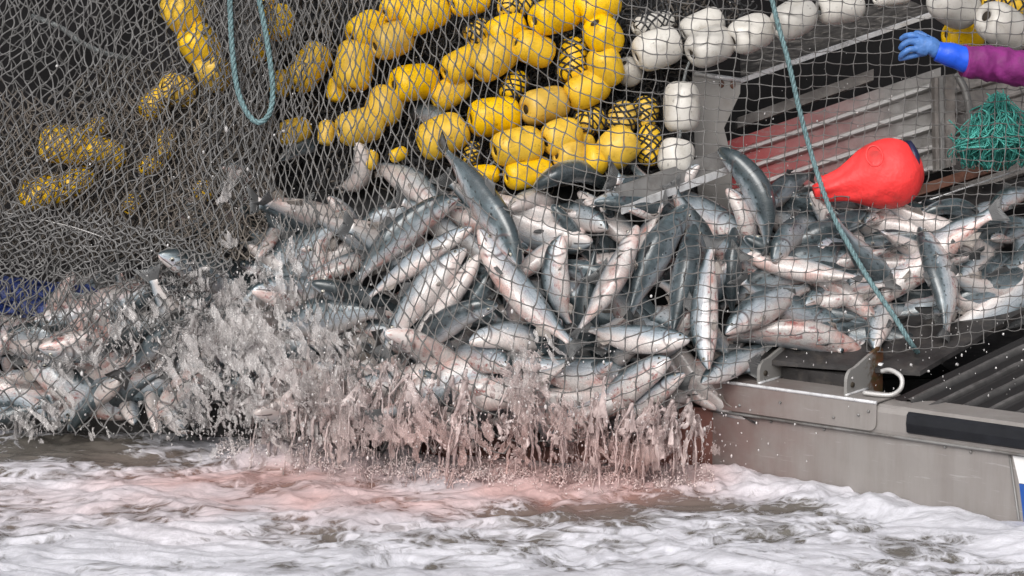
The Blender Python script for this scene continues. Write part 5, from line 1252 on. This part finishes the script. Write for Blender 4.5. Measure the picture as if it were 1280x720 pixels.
water_points('splashing_water', np.concatenate(ps), np.concatenate(rs), M['splash_dense'], 'grey foamy water bursting from the gathered net on the left', 'splash')
ps, rs = [], []
for q in range(2):
    a, b = web((400, 900), (400, 595), DC, -.03 - .03 * q, 51 + q, w=.15, solid=(.12, .06, 0, 0)[q], thick=.0034, sx=20 + 3 * q, sy=70 + 12 * q, slant=(-.15, .2, .35, -.3)[q]); ps.append(a); rs.append(b)
bot = lambda x: np.interp(x, [200, 380, 480, 600, 700, 800, 860, 900], [500, 480, 480, 480, 500, 520, 505, 490])
a, b = strands(72, (330, 885), bot, (-.06, .12), .0048); ps.append(a); rs.append(b)
water_points('streaming_water', np.concatenate(ps), np.concatenate(rs), M['splash'], 'pinkish water streaming in threads from the bottom of the bag', 'splash')
# crown of churned foam where it lands
cx, Rr = [], []
for i in range(19000):
    u = sg.random(); x = -1.25 + 2.07 * u; yb = np.interp(x, [-1.6, -.95, -.2, .83], [.34, .02, -.28, -.40])
    hgt = .045 + .05 * max(0, float(fbm(x * 6, 0, 0, 3, 91)))
    z = abs(sg.normal(0, hgt * .62)); y = yb + sg.normal(0, .075)
    if vnoise(x * 38, y * 30, z * 30, 92) > .05 + z * 2.5: cx.append((x, y, z + .01)); Rr.append(sg.uniform(.0035, .0062) * (1 - min(.5, z * 3)))
water_points('churned_foam', cx, Rr, M['churn'], 'rim of churned pinkish foam where the streams land', 'foam')
# loose drops, as solid little beads
mb = MB()
base = np.array([[0, 0, 1], [.894, 0, .447], [.276, .851, .447], [-.724, .526, .447], [-.724, -.526, .447], [.276, -.851, .447], [.724, .526, -.447], [-.276, .851, -.447], [-.894, 0, -.447], [-.276, -.851, -.447], [.724, -.526, -.447], [0, 0, -1]])
ti = np.array([[0,1,2],[0,2,3],[0,3,4],[0,4,5],[0,5,1],[1,6,2],[2,7,3],[3,8,4],[4,9,5],[5,10,1],[2,6,7],[3,7,8],[4,8,9],[5,9,10],[1,10,6],[11,7,6],[11,8,7],[11,9,8],[11,10,9],[11,6,10]])
cl = []
def scat(n, cx, cy, sx, sy, dr, rr_):
    for _ in range(n):
        x, y = sg.normal(cx, sx), sg.normal(cy, sy)
        if y > 600 or y < -20: continue
        cl.append((tuple(P(x, y, float(YN(x, min(y, 560))) + sg.uniform(*dr))), min(.009, rr_ * math.exp(sg.normal(0, .45)))))
scat(800, 330, 450, 90, 75, (-.25, .05), .0026); scat(250, 560, 520, 120, 50, (-.22, .03), .0028); scat(380, 780, 540, 90, 35, (-.2, .03), .0026)
scat(180, 660, 470, 60, 40, (-.2, 0), .003); scat(250, 90, 470, 90, 45, (-.2, .03), .0025); scat(220, 1180, 440, 90, 60, (-.4, .2), .0022); scat(260, 1000, 250, 160, 120, (-.1, .5), .0018)
scat(200, 300, 250, 120, 80, (-.1, .05), .0022)
c = np.array([q[0] for q in cl]); rad = np.array([q[1] for q in cl])
st = sg.uniform(.8, 1.9, len(rad)); scv = np.stack([rad, rad, rad * st], -1)
vv = (c[:, None] + base[None] * scv[:, None]).reshape(-1, 3); ff = (np.arange(len(c))[:, None, None] * 12 + ti[None]).reshape(-1, 3)
tag(mesh_obj('water_drops', vv, ff, M['drop']), 'white drops flying in front of the catch', 'drops', kind='stuff')
# ------------------------------------------------------------------ the person reaching in from the right
def skin_mesh(name, chains, mat, sub=2, parent=None):
    """chains: lists of (point, radius); a chain may start with an index into the vertices so far"""
    vs, es, rs = [], [], []
    for ch in chains:
        prev = None
        for q in ch:
            if isinstance(q, int): prev = q; continue
            vs.append(tuple(q[0])); rs.append(q[1]); i = len(vs) - 1
            if prev is not None: es.append((prev, i))
            prev = i
    me = bpy.data.meshes.new(name); me.from_pydata(vs, es, []); me.materials.append(mat)
    o = link(bpy.data.objects.new(name, me))
    sk = o.modifiers.new('skin', 'SKIN'); sk.use_smooth_shade = True
    for i, r in enumerate(rs):
        sv = me.skin_vertices[0].data[i]; rr_ = r if isinstance(r, tuple) else (r, r); sv.radius = rr_
        sv.use_root = (i == 0)
    ss = o.modifiers.new('sub', 'SUBSURF'); ss.levels = sub; ss.render_levels = sub
    dg = bpy.context.evaluated_depsgraph_get(); m2 = bpy.data.meshes.new_from_object(o.evaluated_get(dg)); o.modifiers.clear(); o.data = m2
    m2.name = name
    if len(m2.materials) == 0: m2.materials.append(mat)
    m2.polygons.foreach_set('use_smooth', [True] * len(m2.polygons))
    if parent: child(o, parent)
    return o
Yp = .10
sh = P(1452, 20, Yp + .10); el = P(1352, 92, Yp + .02); wr = P(1208, 76, Yp - .04)
feet = Vector((sh.x + .12, Yp + .12, .36))
person = empty('person', feet, 'arm in purple sleeve and blue rubber glove reaching in from the right edge', 'person')
hip = Vector((sh.x + .16, Yp + .14, 1.10)); chest = Vector((sh.x + .17, Yp + .12, 1.55)); neck = Vector((sh.x + .16, Yp + .08, 1.80)); head = Vector((sh.x + .10, Yp + .02, 1.95))
lk, rk = hip + Vector((-.12, -.04, -.40)), hip + Vector((.12, .02, -.40))
body = skin_mesh('body', [
  [(hip, (.17, .13)), (hip + Vector((0, 0, .2)), (.15, .115)), (chest, (.17, .12)), (neck - Vector((0, 0, .05)), (.07, .065)), (neck + Vector((-.01, -.01, .03)), (.055, .06)), (head, (.082, .098)), (head + Vector((-.01, 0, .09)), (.07, .08))],
  [0, (hip + Vector((-.1, 0, -.08)), .095), (lk, .065), (feet + Vector((-.11, -.02, .06)), .05), (feet + Vector((-.13, -.16, .03)), .04)],
  [0, (hip + Vector((.1, 0, -.08)), .095), (rk, .065), (feet + Vector((.13, .02, .06)), .05), (feet + Vector((.12, -.12, .03)), .04)],
  [2, (chest + Vector((.22, .02, .08)), .07), (chest + Vector((.30, -.02, -.2)), .052), (chest + Vector((.24, -.2, -.36)), .042), (chest + Vector((.2, -.27, -.40)), .035)],
], M['bib'], 2, person)
# face: nose, eyes, ears, mouth, hair
mb = MB(); mb.blob(head + Vector((-.02, -.02, .05)), .105, 16, 10, (.9, 1.02, .95)); mb.build('face', M['skin'], person)
mb = MB(); mb.blob(head + Vector((-.04, -.128, .04)), .016, 8, 6, (1, 1.2, 1.6)); mb.build('nose', M['skin'], person)
for s in (-1, 1):
    mb = MB(); mb.blob(head + Vector((-.035 + s * .034, -.112, .065)), .012, 8, 6); mb.build('eye', M['pupil'], person)
    mb = MB(); mb.blob(head + Vector((-.02 + s * .094, -.01, .045)), .025, 8, 6, (.35, .8, 1.2)); mb.build('ear', M['skin'], person)
mb = MB(); mb.blob(head + Vector((-.035, -.112, .0)), .02, 8, 6, (1.2, .5, .35)); mb.build('mouth', M['redthing'], person)
mb = MB(); mb.blob(head + Vector((-.01, .01, .085)), .11, 16, 10, (.95, 1.05, .85)); mb.build('knit_cap', M['navy'], person)
# sleeve, with wrinkle folds
sp = smooth_path([wr + Vector((-.012, 0, -.002)), P(1235, 79, Yp - .02), P(1268, 84, Yp - .01), P(1305, 88, Yp), el, (el + sh) / 2, sh, chest + Vector((-.05, 0, .06))], 90)
rad = np.interp(np.linspace(0, 1, 90), [0, .06, .2, .4, .6, .8, 1], [.066, .070, .074, .077, .079, .088, .10])
v = []; n = 40; t = np.gradient(sp, axis=0); t /= np.linalg.norm(t, axis=1, keepdims=True)
a_ = np.cross(t, [0, 1, 0]); a_ /= np.linalg.norm(a_, axis=1, keepdims=True); b_ = np.cross(t, a_)
th = np.linspace(0, 2 * math.pi, n, endpoint=False); TT, SS = np.meshgrid(th, np.linspace(0, 1, 90))
wk = 1 + .16 * fbm(SS * 26 + 1.6 * np.sin(TT + .5), np.cos(TT) * 1.4, np.sin(TT) * 1.4, 3, 88) + .02 * np.sin(SS * 60 + 2.5 * np.sin(TT + 1))
v = sp[:, None] + (rad[:, None] * wk)[..., None] * (np.cos(th)[None, :, None] * a_[:, None] + np.sin(th)[None, :, None] * b_[:, None])
f = [[i * n + k, i * n + (k + 1) % n, (i + 1) * n + (k + 1) % n, (i + 1) * n + k] for i in range(89) for k in range(n)] + [list(range(n))[::-1], [89 * n + k for k in range(n)]]
child(mesh_obj('purple_sleeve', v.reshape(-1, 3), f, M['sleeve']), person)
# glove gauntlet
gp = smooth_path([P(1209, 75, Yp - .04), P(1202, 73, Yp - .045), P(1190, 69, Yp - .05), P(1178, 66, Yp - .055), P(1171, 64, Yp - .055)], 26)
gr = np.interp(np.linspace(0, 1, 26), [0, .3, .7, 1], [.054, .053, .046, .040])
mb = MB(); mb.tube(gp, gr * (1 + .03 * np.sin(np.linspace(0, 14, 26))), 24); mb.build('glove_cuff', M['cuff'], person)
g = lambda x, y, d=0: P(x, y, Yp - .06 + d)
_g0 = g
g = lambda x, y, d=0: _g0(1178 + (x - 1178) * 1.06, 62 + (y - 62) * 1.2, d)
hand = skin_mesh('glove', [
  [(g(1178, 64), (.037, .040)), (g(1166, 60), (.038, .044)), (g(1155, 58), (.036, .044)), (g(1148, 57), (.028, .038))],
  [2, (g(1150, 49, .01), .0165), (g(1142, 47, .0), .0150), (g(1134, 48, .02), .0135), (g(1128, 52, .035), .0115)],
  [2, (g(1147, 54, -.015), .0165), (g(1139, 53, -.025), .0150), (g(1131, 57, -.02), .0135), (g(1128, 62, .0), .0115)],
  [2, (g(1147, 61, -.02), .0155), (g(1138, 62, -.03), .0142), (g(1130, 67, -.02), .0125), (g(1128, 71, .0), .0105)],
  [2, (g(1149, 67, .0), .0145), (g(1140, 69, -.01), .0130), (g(1132, 71, .0), .0115), (g(1126, 72, .01), .0100)],
  [1, (g(1158, 49, .03), .0175), (g(1150, 45, .045), .0150), (g(1143, 45, .055), .0125)],
], M['glove'], 2, person)
